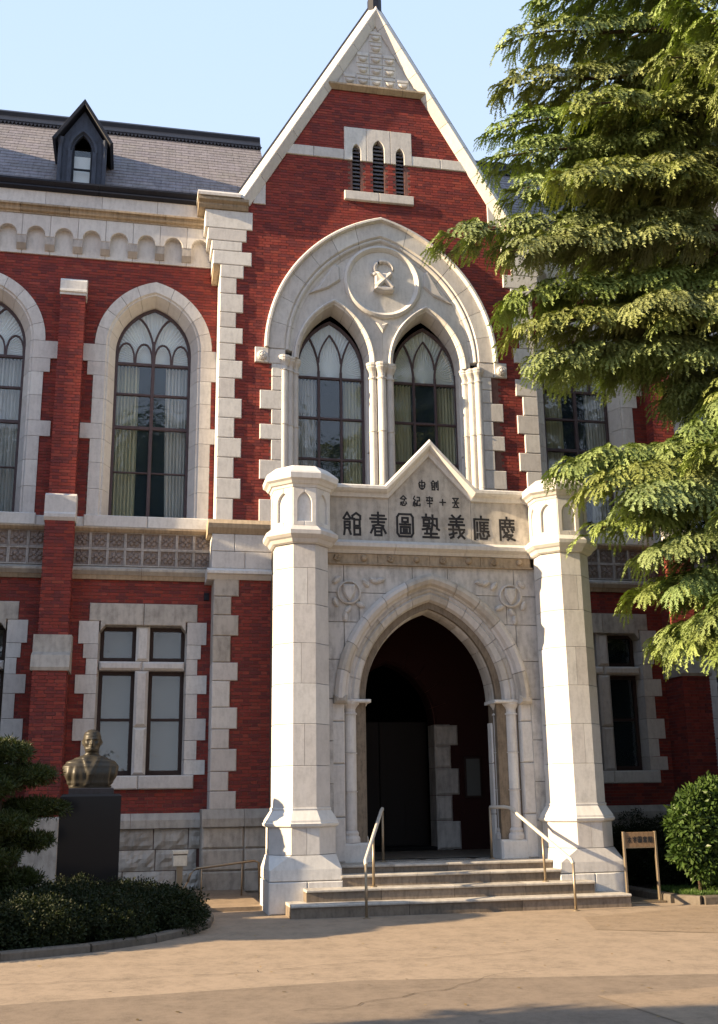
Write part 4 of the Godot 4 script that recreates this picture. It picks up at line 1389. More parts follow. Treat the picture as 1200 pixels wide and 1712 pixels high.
func porch_build() -> void:
	var p := put(lib, "porch")
	for s in [-1.0, 1.0]:
		pier(p, s)
	var z := 3.14
	var ar := Arch.new(0.0, 3.1, 1.62, 2.04)
	# backing and ashlar of the front wall
	var mb := MB.new()
	backing(mb, rect(-1.95, 1.95, 0.63, 5.5), [ar.outline(-0.53, 0.5, 16)], [-2.0, 0.0, 2.0], z - 0.55, z - 0.14)
	mb.prism(PackedVector2Array([Vector2(-1.95, 5.5), Vector2(1.95, 5.5), Vector2(1.95, 6.42), Vector2(0.85, 6.42), Vector2(0.0, 7.3), Vector2(-0.85, 6.42), Vector2(-1.95, 6.42)]), z - 0.3, z - 0.02, 0.0, true)
	part(p, "front_wall", mb, M.joint)
	ashlar(p, "wall_stone", rect(-1.9, 1.9, 0.63, 5.27), [ar.outline(-0.01, 3.1, 16), rect(-1.64, 1.64, 0.0, 3.12)], [0.63, 1.2, 1.8, 2.45, 3.1, 3.72, 4.32, 4.8, 5.27], [-1.9, -1.2, -0.62, 0.75, 1.3, 1.9], [-1.9, -1.45, -0.3, 0.3, 1.45, 1.9], z - 0.2, z, M.spandrel, 0.004, 0.0045)
	# the three orders of the arch
	ring(p, "hood_stone", ar, [Vector2(0.0, z - 0.1), Vector2(0.0, z + 0.05), Vector2(-0.05, z + 0.11), Vector2(-0.1, z + 0.12), Vector2(-0.16, z + 0.08), Vector2(-0.19, z + 0.0), Vector2(-0.22, z - 0.01), Vector2(-0.22, z - 0.2)], 6, [M.old_stone[0], M.stone[3], M.stone[1], M.old_stone[2]])
	ring(p, "arch_stone", ar, [Vector2(-0.222, z - 0.2), Vector2(-0.222, z - 0.03), Vector2(-0.26, z - 0.02), Vector2(-0.29, z - 0.05), Vector2(-0.32, z - 0.02), Vector2(-0.40, z - 0.06), Vector2(-0.43, z - 0.13), Vector2(-0.44, z - 0.3)], 7, [M.stone[3], M.spandrel[0], M.spandrel[2], M.old_stone[0], M.old_stone[1]])
	ring(p, "inner_arch_stone", ar, [Vector2(-0.442, z - 0.34), Vector2(-0.442, z - 0.2), Vector2(-0.47, z - 0.17), Vector2(-0.51, z - 0.19), Vector2(-0.55, z - 0.26), Vector2(-0.57, z - 0.36), Vector2(-0.57, z - 0.56)], 7, [M.spandrel[2], M.old_stone[1]])
	for s in [-1.0, 1.0]:
		# jambs: reveal stones, two colonnettes, base
		for q in [[0.63, 1.3], [1.3, 2.1], [2.1, 2.75]]:
			block(p, "reveal_stone", s * 1.45, s * 1.66, q[0], q[1], z - 0.5, z - 0.015, stone(), 0.02)
			block(p, "reveal_stone", s * 1.06, s * 1.46, q[0], q[1], z - 0.55, z - 0.36, stone(), 0.02)
		block(p, "reveal_stone", s * 1.45, s * 1.66, 2.75, 3.1, z - 0.5, z - 0.02, stone(), 0.02)
		block(p, "hood_corbel", s * 1.42, s * 1.64, 3.02, 3.16, z - 0.1, z + 0.11, pick(M.old_stone), 0.04)
		for q in [[1.34, z - 0.17, 0.095], [1.17, z - 0.29, 0.085]]:
			colonnette(p, s * q[0], q[1], q[2], 0.92, 3.1, 0.24, M.stone, 3)
		block(p, "capital_slab", s * 1.02, s * 1.5, 3.04, 3.1, z - 0.55, z - 0.01, stone(), 0.015)
		block(p, "jamb_plinth", s * 1.04, s * 1.5, 0.6, 0.92, z - 0.5, z - 0.02, stone(), 0.03)
		# shield in a ring of leaves
		mb = MB.new()
		var c := Vector3(s * 1.37, 4.8, z - 0.002)
		mb.xf = Transform3D(Basis(Vector3.RIGHT, PI / 2), c)
		mb.lathe([Vector2(0.2, -0.01), Vector2(0.195, 0.05), Vector2(0.17, 0.06), Vector2(0.15, 0.012), Vector2(0.0, 0.01)], 20, 0, 0)
		mb.xf = Transform3D(Basis.IDENTITY, c)
		mb.prism(PackedVector2Array([Vector2(-0.1, 0.13), Vector2(0.1, 0.13), Vector2(0.1, 0.0), Vector2(0.05, -0.1), Vector2(0, -0.15), Vector2(-0.05, -0.1), Vector2(-0.1, 0.0)]), 0.0, 0.07, 0.025)
		part(p, "carved_shield", mb, M.spandrel[2])
		for q in [[-0.28, 0.16, 0.9], [-0.42, 0.2, 0.4], [-0.52, 0.21, -0.2], [0.02, -0.28, 2.2], [0.06, -0.4, 1.6], [-0.19, -0.2, 0.4], [0.2, 0.2, 2.4], [0.22, -0.16, 1.2]]:
			mb = MB.new()
			var lf := PackedVector2Array()
			for i in 7:
				var t := TAU * i / 7
				lf.push_back(Vector2(cos(t) * 0.085, sin(t) * 0.045).rotated(q[2] * s))
			mb.xf = Transform3D(Basis.IDENTITY, c + Vector3(q[0] * s, q[1], 0))
			mb.prism(lf, -0.01, 0.055, 0.024)
			part(p, "carved_leaf", mb, M.spandrel[2])
	# carved band of square flowers and balls under the string course
	for i in 4:
		var a := -1.76 + i * 0.88
		block(p, "band_stone", a, a + 0.88, 5.27, 5.45, z - 0.1, z + 0.02, brown(), 0.004, 0.003)
	slab(p, "band_fillet", [Vector2(z, 5.255), Vector2(z + 0.06, 5.26), Vector2(z + 0.06, 5.285), Vector2(z, 5.3)], -1.78, 1.78, brown())
	for i in 8:
		var x := -1.56 + i * 0.445
		mb = MB.new()
		if i % 2 == 0:
			for k in 4:
				mb.xf = Transform3D(Basis(Vector3.BACK, TAU * k / 4), Vector3(x, 5.37, z + 0.02))
				mb.prism(PackedVector2Array([Vector2(0, 0), Vector2(0.05, -0.03), Vector2(0.06, 0.03), Vector2(0.02, 0.05)]), 0.0, 0.035, 0.012)
		else:
			mb.xf = Transform3D(Basis(Vector3.RIGHT, PI / 2), Vector3(x, 5.37, z + 0.02))
			mb.lathe([Vector2(0.055, 0.0), Vector2(0.05, 0.03), Vector2(0.03, 0.05), Vector2(0.0, 0.055)], 12, 0, 0)
		part(p, "carved_boss", mb, brown())
	course(p, "string_stone", [Vector2(z - 0.1, 5.45), Vector2(z + 0.04, 5.45), Vector2(z + 0.07, 5.5), Vector2(z + 0.16, 5.54), Vector2(z + 0.17, 5.6), Vector2(z + 0.04, 5.67), Vector2(z - 0.1, 5.68)], -1.8, 1.8, 1.2, M.stone)
	# inscribed parapet
	var g := [PackedVector2Array([Vector2(-1.8, 5.67), Vector2(-0.68, 5.67), Vector2(-0.68, 6.45), Vector2(-1.8, 6.45)]), PackedVector2Array([Vector2(-0.68, 5.67), Vector2(0.75, 5.67), Vector2(0.75, 6.5), Vector2(0.0, 7.28), Vector2(-0.05, 7.28), Vector2(-0.68, 6.6)]), PackedVector2Array([Vector2(0.75, 5.67), Vector2(1.8, 5.67), Vector2(1.8, 6.45), Vector2(0.75, 6.45)])]
	for q in g:
		mb = MB.new()
		mb.prism(MB.inset(q, 0.002) if MB.area(q) > 0 else q, z - 0.1, z, 0.004)
		part(p, "inscription_stone", mb, [M.old_stone[0], M.old_stone[2]][rng.randi() % 2])
	var x0 := -1.3
	var keys := ["a", "b", "c", "d", "e", "f", "g"]
	var xs := [-1.3, -0.86, -0.4, 0.04, 0.49, 0.925, 1.38]
	for i in 7:
		glyph(p, "letter", keys[i], Vector3(xs[i], 5.96, z + 0.001), 0.30, 0.40, 0.036, M.ink)
	for q in [["h", -0.09, 6.67], ["i", 0.135, 6.67]]:
		glyph(p, "letter", q[0], Vector3(q[1], q[2], z + 0.001), 0.14, 0.165, 0.021, M.ink)
	var small := ["j", "k", "l", "m", "n"]
	for i in 5:
		glyph(p, "letter", small[i], Vector3(-0.42 + i * 0.2275, 6.38, z + 0.001), 0.13 if i != 3 else 0.11, 0.175 if i != 3 else 0.11, 0.021, M.ink)
	# coping: level at the ends, gabled over the middle
	var sec := [Vector2(0.0, -0.1), Vector2(0.0, 0.12), Vector2(-0.03, 0.17), Vector2(-0.075, 0.17), Vector2(-0.11, 0.13), Vector2(-0.13, 0.06), Vector2(-0.19, 0.04), Vector2(-0.2, -0.1)]
	var line := [Vector2(-1.82, 6.6), Vector2(-0.77, 6.6), Vector2(0.03, 7.45), Vector2(0.83, 6.6), Vector2(1.82, 6.6)]
	for i in 4:
		var rows := []
		for e in [i, i + 1]:
			var d0: Vector2 = (line[maxi(e, 1)] - line[maxi(e, 1) - 1]).normalized()
			var d1: Vector2 = (line[mini(e + 1, 4)] - line[mini(e, 3)]).normalized()
			var n0 := Vector2(-d0.y, d0.x)
			var n1 := Vector2(-d1.y, d1.x)
			var mm: Vector2 = (n0 + n1) / (1.0 + n0.dot(n1))
			var row := []
			for q in sec:
				var pos: Vector2 = line[e] + mm * q.x
				row.push_back(Vector3(pos.x, pos.y, z + q.y))
			rows.push_back(row)
		mb = MB.new()
		mb.loft(rows)
		mb.quad(rows[0][0], rows[1][0], rows[1][0] + Vector3(0, -0.02, -0.35), rows[0][0] + Vector3(0, -0.02, -0.35))
		part(p, "parapet_coping", mb, M.stone[2] if i != 2 else M.stone[0])
	# side walls, roof, ceiling, floor, coloured dark for the shade inside the porch
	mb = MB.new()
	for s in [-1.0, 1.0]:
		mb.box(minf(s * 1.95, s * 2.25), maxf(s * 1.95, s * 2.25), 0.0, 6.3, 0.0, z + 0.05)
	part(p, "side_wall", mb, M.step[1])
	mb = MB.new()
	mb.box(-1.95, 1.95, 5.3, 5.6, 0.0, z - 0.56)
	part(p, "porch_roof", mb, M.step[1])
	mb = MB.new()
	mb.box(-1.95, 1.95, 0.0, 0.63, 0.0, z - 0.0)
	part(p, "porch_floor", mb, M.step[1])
	# the inner doorway in the gable wall
	var ys := [0.63, 1.15, 1.6, 2.1, 2.5, 2.9]
	for s in [-1.0, 1.0]:
		for i in 5:
			block(p, "door_jamb_stone", s * 0.86, s * (1.33 if i % 2 == 0 else 1.18), ys[i], ys[i + 1], -0.44, 0.05, pick(M.spandrel), 0.04)
	ring(p, "door_arch_stone", Arch.new(0.0, 2.9, 1.2, 1.5), [Vector2(0.0, -0.3), Vector2(0.0, 0.05), Vector2(-0.28, 0.05), Vector2(-0.34, -0.05), Vector2(-0.34, -0.44)], 5, [M.shaded_brick])
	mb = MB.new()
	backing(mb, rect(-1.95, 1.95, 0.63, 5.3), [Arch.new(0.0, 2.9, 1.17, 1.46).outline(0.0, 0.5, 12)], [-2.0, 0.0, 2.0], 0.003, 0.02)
	part(p, "inner_brick_wall", mb, M.shaded_brick)
	# double door standing back in the hall
	var dz := -0.9
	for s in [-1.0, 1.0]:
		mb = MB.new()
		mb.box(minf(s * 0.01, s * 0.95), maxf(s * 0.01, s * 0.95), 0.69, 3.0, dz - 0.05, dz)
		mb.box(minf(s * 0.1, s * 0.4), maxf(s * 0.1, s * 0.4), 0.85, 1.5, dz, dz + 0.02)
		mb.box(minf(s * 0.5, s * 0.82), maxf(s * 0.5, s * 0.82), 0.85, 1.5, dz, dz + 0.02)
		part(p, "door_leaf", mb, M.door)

# ---------------------------------------------------------------- steps, rails, small things
func steps() -> void:
	var st := thing("entrance_steps", "broad stone steps with treads coloured pale for sunlight leading up into the porch", "steps", Vector3.ZERO)
	var q := [[-2.5, 2.5, 0.0, 0.18, 4.55], [-2.24, 2.08, 0.18, 0.35, 4.25], [-1.68, 1.68, 0.35, 0.51, 3.95], [-1.66, 1.66, 0.51, 0.63, 3.66]]
	for i in 4:
		var a: float = q[i][0]
		var b: float = q[i][1]
		var n := 3 + i % 2
		var w := (b - a) / n
		for k in n:
			var mb := MB.new()
			var zf: float = q[i][4]
			var y0: float = q[i][2]
			var y1: float = q[i][3]
			mb.along_x([Vector2(zf - 1.4, y0), Vector2(zf - 0.03, y0), Vector2(zf - 0.03, y1 - 0.042), Vector2(zf - 1.4, y1 - 0.042)], a + k * w + 0.003, a + (k + 1) * w - 0.003)
			part(st, "shaded_riser", mb, M.step[(i + k) % 3])  # dark stone, coloured darker still for the shade on the risers
			mb = MB.new()
			mb.along_x([Vector2(zf - 1.4, y1 - 0.04), Vector2(zf - 0.012, y1 - 0.04), Vector2(zf, y1 - 0.03), Vector2(zf, y1 - 0.012), Vector2(zf - 0.014, y1), Vector2(zf - 1.4, y1)], a + k * w + 0.003, a + (k + 1) * w - 0.003)
			part(st, "sunlit_tread", mb, M.old_stone[(i + k) % 4])  # coloured paler to stand in for sun on the treads

func handrail(label: String, pts: Array, feet: Array) -> void:
	var h := thing("handrail", label, "handrail", feet[0], 0.0, "handrails of the entrance steps")
	var mb := MB.new()
	mb.xf = Transform3D(Basis.IDENTITY, -feet[0])
	mb.tube(pts, [0.027], 10)
	part(h, "rail", mb, M.rail, true)
	for f in feet:
		var best: Vector3 = pts[0]
		var bd := 1e9
		for i in pts.size() - 1:
			for k in 21:
				var p: Vector3 = pts[i].lerp(pts[i + 1], k / 20.0)
				var d := Vector2(p.x - f.x, p.z - f.z).length()
				if d < bd:
					bd = d
					best = p
		mb = MB.new()
		mb.xf = Transform3D(Basis.IDENTITY, -feet[0])
		mb.tube([f, best], [0.02], 8)
		part(h, "post", mb, M.steel, true)
		mb = MB.new()
		mb.lathe([Vector2(0.0, 0.0), Vector2(0.05, 0.0), Vector2(0.05, 0.01), Vector2(0.022, 0.02), Vector2(0.0, 0.02)], 12, 0, 0)
		var fl := part(h, "foot_flange", mb, M.steel)
		fl.position = f - feet[0]

func small_things() -> void:
	handrail("left steel handrail standing on the entrance steps", [Vector3(-1.5, 0.70, 4.78), Vector3(-1.49, 0.75, 4.72), Vector3(-0.92, 1.40, 3.26), Vector3(-0.88, 1.415, 3.14), Vector3(-0.86, 1.40, 3.05)], [Vector3(-1.5, 0.0, 4.78), Vector3(-1.24, 0.35, 4.08), Vector3(-0.86, 0.63, 3.05)])
	handrail("right steel handrail on the entrance steps, its top gleaming in the sun", [Vector3(1.53, 0.64, 4.78), Vector3(1.525, 0.69, 4.72), Vector3(1.14, 1.40, 3.3), Vector3(1.08, 1.415, 3.2), Vector3(0.9, 1.41, 3.02)], [Vector3(1.53, 0.0, 4.78), Vector3(1.36, 0.35, 4.1), Vector3(0.9, 0.63, 3.02)])
	var r := thing("ramp_railing", "low bent steel railing beside the ramp left of the porch", "railing", Vector3(-2.6, 0, 1.3))
	var b := Vector3(-2.6, 0, 1.3)
	tube_part(r, "rail", [Vector3(-3.74, 0.3, 1.3) - b, Vector3(-3.7, 0.42, 1.3) - b, Vector3(-3.6, 0.5, 1.3) - b, Vector3(-2.66, 0.6, 1.3) - b, Vector3(-2.58, 0.57, 1.3) - b, Vector3(-2.56, 0.0, 1.3) - b], 0.02, M.steel)
	tube_part(r, "post", [Vector3(-3.52, 0.0, 1.3) - b, Vector3(-3.52, 0.51, 1.3) - b], 0.014, M.steel)
	tube_part(r, "post", [Vector3(-2.86, 0.0, 1.3) - b, Vector3(-2.86, 0.58, 1.3) - b], 0.014, M.steel)
	tube_part(r, "lower_rail", [Vector3(-3.72, 0.34, 1.3) - b, Vector3(-3.8, 0.2, 1.3) - b, Vector3(-3.82, 0.0, 1.3) - b], 0.018, M.steel)
	# small white cabinet behind the hedge
	var c := thing("white_cabinet", "small white capped box on a post behind the clipped hedge", "box", Vector3(-3.84, 0, 0.5))
	var mb := MB.new()
	mb.box(-0.05, 0.05, 0.0, 0.5, -0.05, 0.05)
	part(c, "post", mb, M.steel)
	mb = MB.new()
	mb.prism(rect(-0.12, 0.12, 0.5, 0.68), -0.12, 0.12, 0.01, true)
	part(c, "box_body", mb, M.white_paint)
	mb = MB.new()
	mb.prism(rect(-0.115, 0.115, 0.68, 0.695), -0.11, 0.114, 0.003, true)
	part(c, "shadow_gap", mb, M.dark_frame)
	mb = MB.new()
	mb.prism(rect(-0.135, 0.135, 0.695, 0.76), -0.135, 0.135, 0.012, true)
	part(c, "box_lid", mb, M.white_paint)
	# sign frame at the right
	var s := thing("sign_stand", "slim steel sign frame with a brown nameplate right of the porch", "sign", Vector3(2.95, 0, 4.0))
	for x in [-0.26, 0.26]:
		mb = MB.new()
		mb.prism(rect(x - 0.017, x + 0.017, 0.03, 1.03), -0.02, 0.02, 0.004, true)
		part(s, "post", mb, M.steel)
	mb = MB.new()
	mb.prism(rect(-0.243, 0.243, 0.8, 1.02), -0.012, 0.012, 0.003, true)
	part(s, "nameplate", mb, M.plaque)
	mb = MB.new()
	mb.prism(rect(-0.3, 0.3, 0.0, 0.03), -0.12, 0.14, 0.006, true)
	part(s, "base_plate", mb, M.steel)
	mb = MB.new()
	mb.prism(rect(-0.243, 0.243, 0.785, 0.8), -0.015, 0.015, 0.003, true)
	part(s, "lower_bar", mb, M.steel)
	for i in 5:
		glyph(s, "letter", ["o", "p", "c", "b", "a"][i], Vector3(-0.172 + i * 0.086, 0.91, 0.0125), 0.066, 0.085, 0.012, M.ink, 0.002)
	# notice board in the porch
	var n := thing("notice_board", "dark framed notice board on the inner brick wall of the porch", "notice board", Vector3(1.58, 1.55, 0.05))
	mb = MB.new()
	mb.prism(rect(-0.16, 0.16, 0.0, 0.75), -0.02, 0.02, 0.006, true)
	part(n, "frame", mb, M.dark_frame)
	mb = MB.new()
	mb.prism(rect(-0.13, 0.13, 0.04, 0.71), 0.02, 0.026, 0.001)
	part(n, "notice_sheet", mb, M.roller)

# ---------------------------------------------------------------- the bust
func prof_at(keys: Array, y: float) -> Array:
	for i in keys.size() - 1:
		if y <= keys[i + 1][0]:
			var t: float = clampf((y - keys[i][0]) / (keys[i + 1][0] - keys[i][0]), 0.0, 1.0)
			t = t * t * (3.0 - 2.0 * t)
			var o := []
			for k in range(1, keys[i].size()):
				o.push_back(lerpf(keys[i][k], keys[i + 1][k], t))
			return o
	return keys[-1].slice(1)

func g2(x: float, w: float) -> float:
	return exp(-x * x / (2.0 * w * w))

func bust() -> void:
	# y, half width, half depth, centre z, superellipse power
	var keys := [[0.0, 0.29, 0.17, 0.0, 2.8], [0.08, 0.32, 0.19, 0.0, 2.8], [0.2, 0.375, 0.205, 0.0, 2.6], [0.29, 0.385, 0.195, -0.01, 2.4], [0.355, 0.345, 0.175, -0.02, 2.2], [0.41, 0.235, 0.145, -0.015, 2.0], [0.435, 0.165, 0.12, -0.01, 2.0], [0.455, 0.112, 0.098, 0.0, 2.0], [0.485, 0.088, 0.09, 0.012, 2.0], [0.505, 0.09, 0.108, 0.03, 2.0], [0.54, 0.103, 0.125, 0.028, 2.1], [0.60, 0.113, 0.135, 0.015, 2.1], [0.66, 0.122, 0.145, 0.005, 2.1], [0.71, 0.123, 0.146, -0.002, 2.0], [0.76, 0.108, 0.126, -0.006, 2.0], [0.795, 0.07, 0.082, -0.008, 2.0], [0.812, 0.02, 0.025, -0.008, 2.0]]
	var na := 112
	var ny := 150
	var rows := []
	for iy in ny + 1:
		var y := 0.812 * iy / ny
		var q := prof_at(keys, y)
		var row := []
		for k in na:
			var a := TAU * k / na           # 0 faces the front (+z), grows to the sitter's left (+x)
			var sa := sin(a)
			var ca := cos(a)
			var e: float = 2.0 / q[3]
			var x: float = q[0] * signf(sa) * pow(absf(sa), e)
			var zz: float = q[1] * signf(ca) * pow(absf(ca), e)
			var d := 0.0
			if y > 0.47:
				# face: brow, eyes, nose, cheekbones, mouth, chin, ears
				var an := wrapf(a, -PI, PI)
				d += 0.038 * g2(an, 0.13) * g2(y - 0.60, 0.022)
				d += 0.022 * g2(an, 0.10) * g2(y - 0.632, 0.026)
				d += 0.012 * g2(an, 0.6) * g2(y - 0.672, 0.012)
				d -= 0.020 * (g2(an - 0.36, 0.16) + g2(an + 0.36, 0.16)) * g2(y - 0.645, 0.014)
				d += 0.008 * (g2(an - 0.36, 0.08) + g2(an + 0.36, 0.08)) * g2(y - 0.645, 0.008)
				d += 0.012 * (g2(an - 0.72, 0.2) + g2(an + 0.72, 0.2)) * g2(y - 0.612, 0.02)
				d -= 0.010 * (g2(an - 0.75, 0.2) + g2(an + 0.75, 0.2)) * g2(y - 0.56, 0.02)
				d += 0.012 * g2(an, 0.24) * (g2(y - 0.572, 0.006) + g2(y - 0.556, 0.006))
				d -= 0.008 * g2(an, 0.26) * g2(y - 0.564, 0.003)
				d += 0.016 * g2(an, 0.24) * g2(y - 0.522, 0.014)
				d += 0.032 * (g2(an - 1.68, 0.09) + g2(an + 1.68, 0.09)) * g2(y - 0.625, 0.028)
				d -= 0.014 * (g2(an - 1.6, 0.04) + g2(an + 1.6, 0.04)) * g2(y - 0.625, 0.014)
			elif y > 0.03:
				# robe: crossed collars and long folds that fall from the shoulders
				var low := clampf((0.44 - y) * 14.0, 0.0, 1.0)
				if ca > 0.0:
					var c0 := 0.10 - (0.45 - y) * 0.36     # the sitter's left collar, on top
					var c1 := -0.10 + (0.45 - y) * 0.30
					d += 0.020 * g2(x - c0, 0.022) * low - 0.012 * g2(x - c0 - 0.05, 0.014) * low
					if x < c0:
						d += 0.017 * g2(x - c1, 0.022) * low - 0.012 * g2(x - c1 + 0.05, 0.014) * low
					d -= 0.014 * g2(x, 0.04) * g2(y - 0.42, 0.025)
				var fold := sin(x * 58.0 + 0.9 * sin(y * 11.0)) * 0.6 + sin(x * 31.0 + 1.3) * 0.4
				d += 0.014 * fold * clampf((absf(x) - 0.12) * 9.0, 0.0, 1.0) * clampf((0.37 - y) * 7.0, 0.0, 1.0)
				d -= 0.022 * g2(absf(x) - 0.285, 0.014) * clampf((0.22 - y) * 9.0, 0.0, 1.0)
			var r := Vector2(x, zz)
			var rl := maxf(r.length(), 0.001)
			r *= (rl + d) / rl
			row.push_back(Vector3(r.x, y, r.y + q[2]))
		rows.push_back(row)
	var mb := MB.new()
	mb.loft(rows, true)
	var b := part(self, "portrait_bust", mb, M.bronze, true)
	b.position = Vector3(-5.27, 1.775, 3.88)
	b.rotation.y = 0.04
	tag(b, "bronze bust of a balding man in a crossed-collar robe on a black pedestal", "bust")
	var p := thing("pedestal", "polished black granite pedestal under the bronze bust", "pedestal", Vector3(-5.24, 0, 3.88))
	mb = MB.new()
	mb.xf = Transform3D(Basis(Vector3(1, 0, 0), Vector3(0, 0, -1), Vector3(0, 1, 0)), Vector3.ZERO)
	mb.prism(rect(-0.41, 0.41, -0.33, 0.33), 0.0, 1.69, 0.03, true)
	part(p, "pedestal_block", mb, M.black_granite)
	mb = MB.new()
	mb.xf = Transform3D(Basis(Vector3(1, 0, 0), Vector3(0, 0, -1), Vector3(0, 1, 0)), Vector3.ZERO)
	mb.prism(rect(-0.31, 0.30, -0.21, 0.21), 1.69, 1.775, 0.012, true)
	part(p, "pedestal_cap", mb, M.lead)

# ---------------------------------------------------------------- plants
# a pendulous cedar twig: runs out along x, bends down, set all round with needle tufts
func spray_mesh(seed_at: int) -> ArrayMesh:
	var r := RandomNumberGenerator.new()
	r.seed = seed_at
	var mb := MB.new()
	mb.tint = true
	for twig in 5:
		var o := Vector3.ZERO if twig == 0 else Vector3(0.03 * twig, -0.006 * twig, 0)
		var sidew: float = [0.0, 0.09, -0.08, 0.16, -0.15][twig]
		var len: float = [0.42, 0.34, 0.31, 0.22, 0.2][twig]
		for i in 48:
			var t := (i + r.randf()) / 48.0
			var p := o + Vector3(len * (t - 0.25 * t * t), -len * 0.78 * t * t, sidew * t)
			var tang := Vector3(1.0 - 0.5 * t, -1.5 * t, sidew / len).normalized()
			var lat := Vector3(0, 0, 1)
			var nrm := lat.cross(tang).normalized()
			var sgn := 1.0 if i % 2 == 0 else -1.0
			nrm = (nrm + Vector3(r.randfn(), r.randfn(), r.randfn()) * 0.28).normalized()
			var d := (tang * r.randf_range(0.4, 1.0) + lat * sgn * r.randf_range(0.3, 1.0) + nrm * r.randf_range(-0.25, 0.35)).normalized()
			var l := r.randf_range(0.035, 0.06) * (1.0 - 0.3 * t)
			var w := d.cross(nrm).normalized() * r.randf_range(0.007, 0.011)
			var g := r.randf_range(0.8, 1.0) * lerpf(0.8, 1.1, t)
			mb.c = Color(0.25 * g, 0.30 * g, 0.11 * g)
			mb.tri(p - w, p + w, p + d * l + w * 0.25)
			mb.tri(p - w, p + d * l + w * 0.25, p + d * l - w * 0.25)
	return mb.mesh()

func multi(parent: Node, called: String, mesh: Mesh, m: Material, xs: Array, cols := []) -> void:
	var mm := MultiMesh.new()
	mm.transform_format = MultiMesh.TRANSFORM_3D
	mm.use_colors = not cols.is_empty()
	mm.mesh = mesh
	mm.instance_count = xs.size()
	for i in xs.size():
		mm.set_instance_transform(i, xs[i])
		if not cols.is_empty():
			mm.set_instance_color(i, cols[i])
	var o := MultiMeshInstance3D.new()
	o.name = numbered(parent, called)
	o.multimesh = mm
	o.material_override = m
	parent.add_child(o)
	o.set_meta("kind", "stuff")

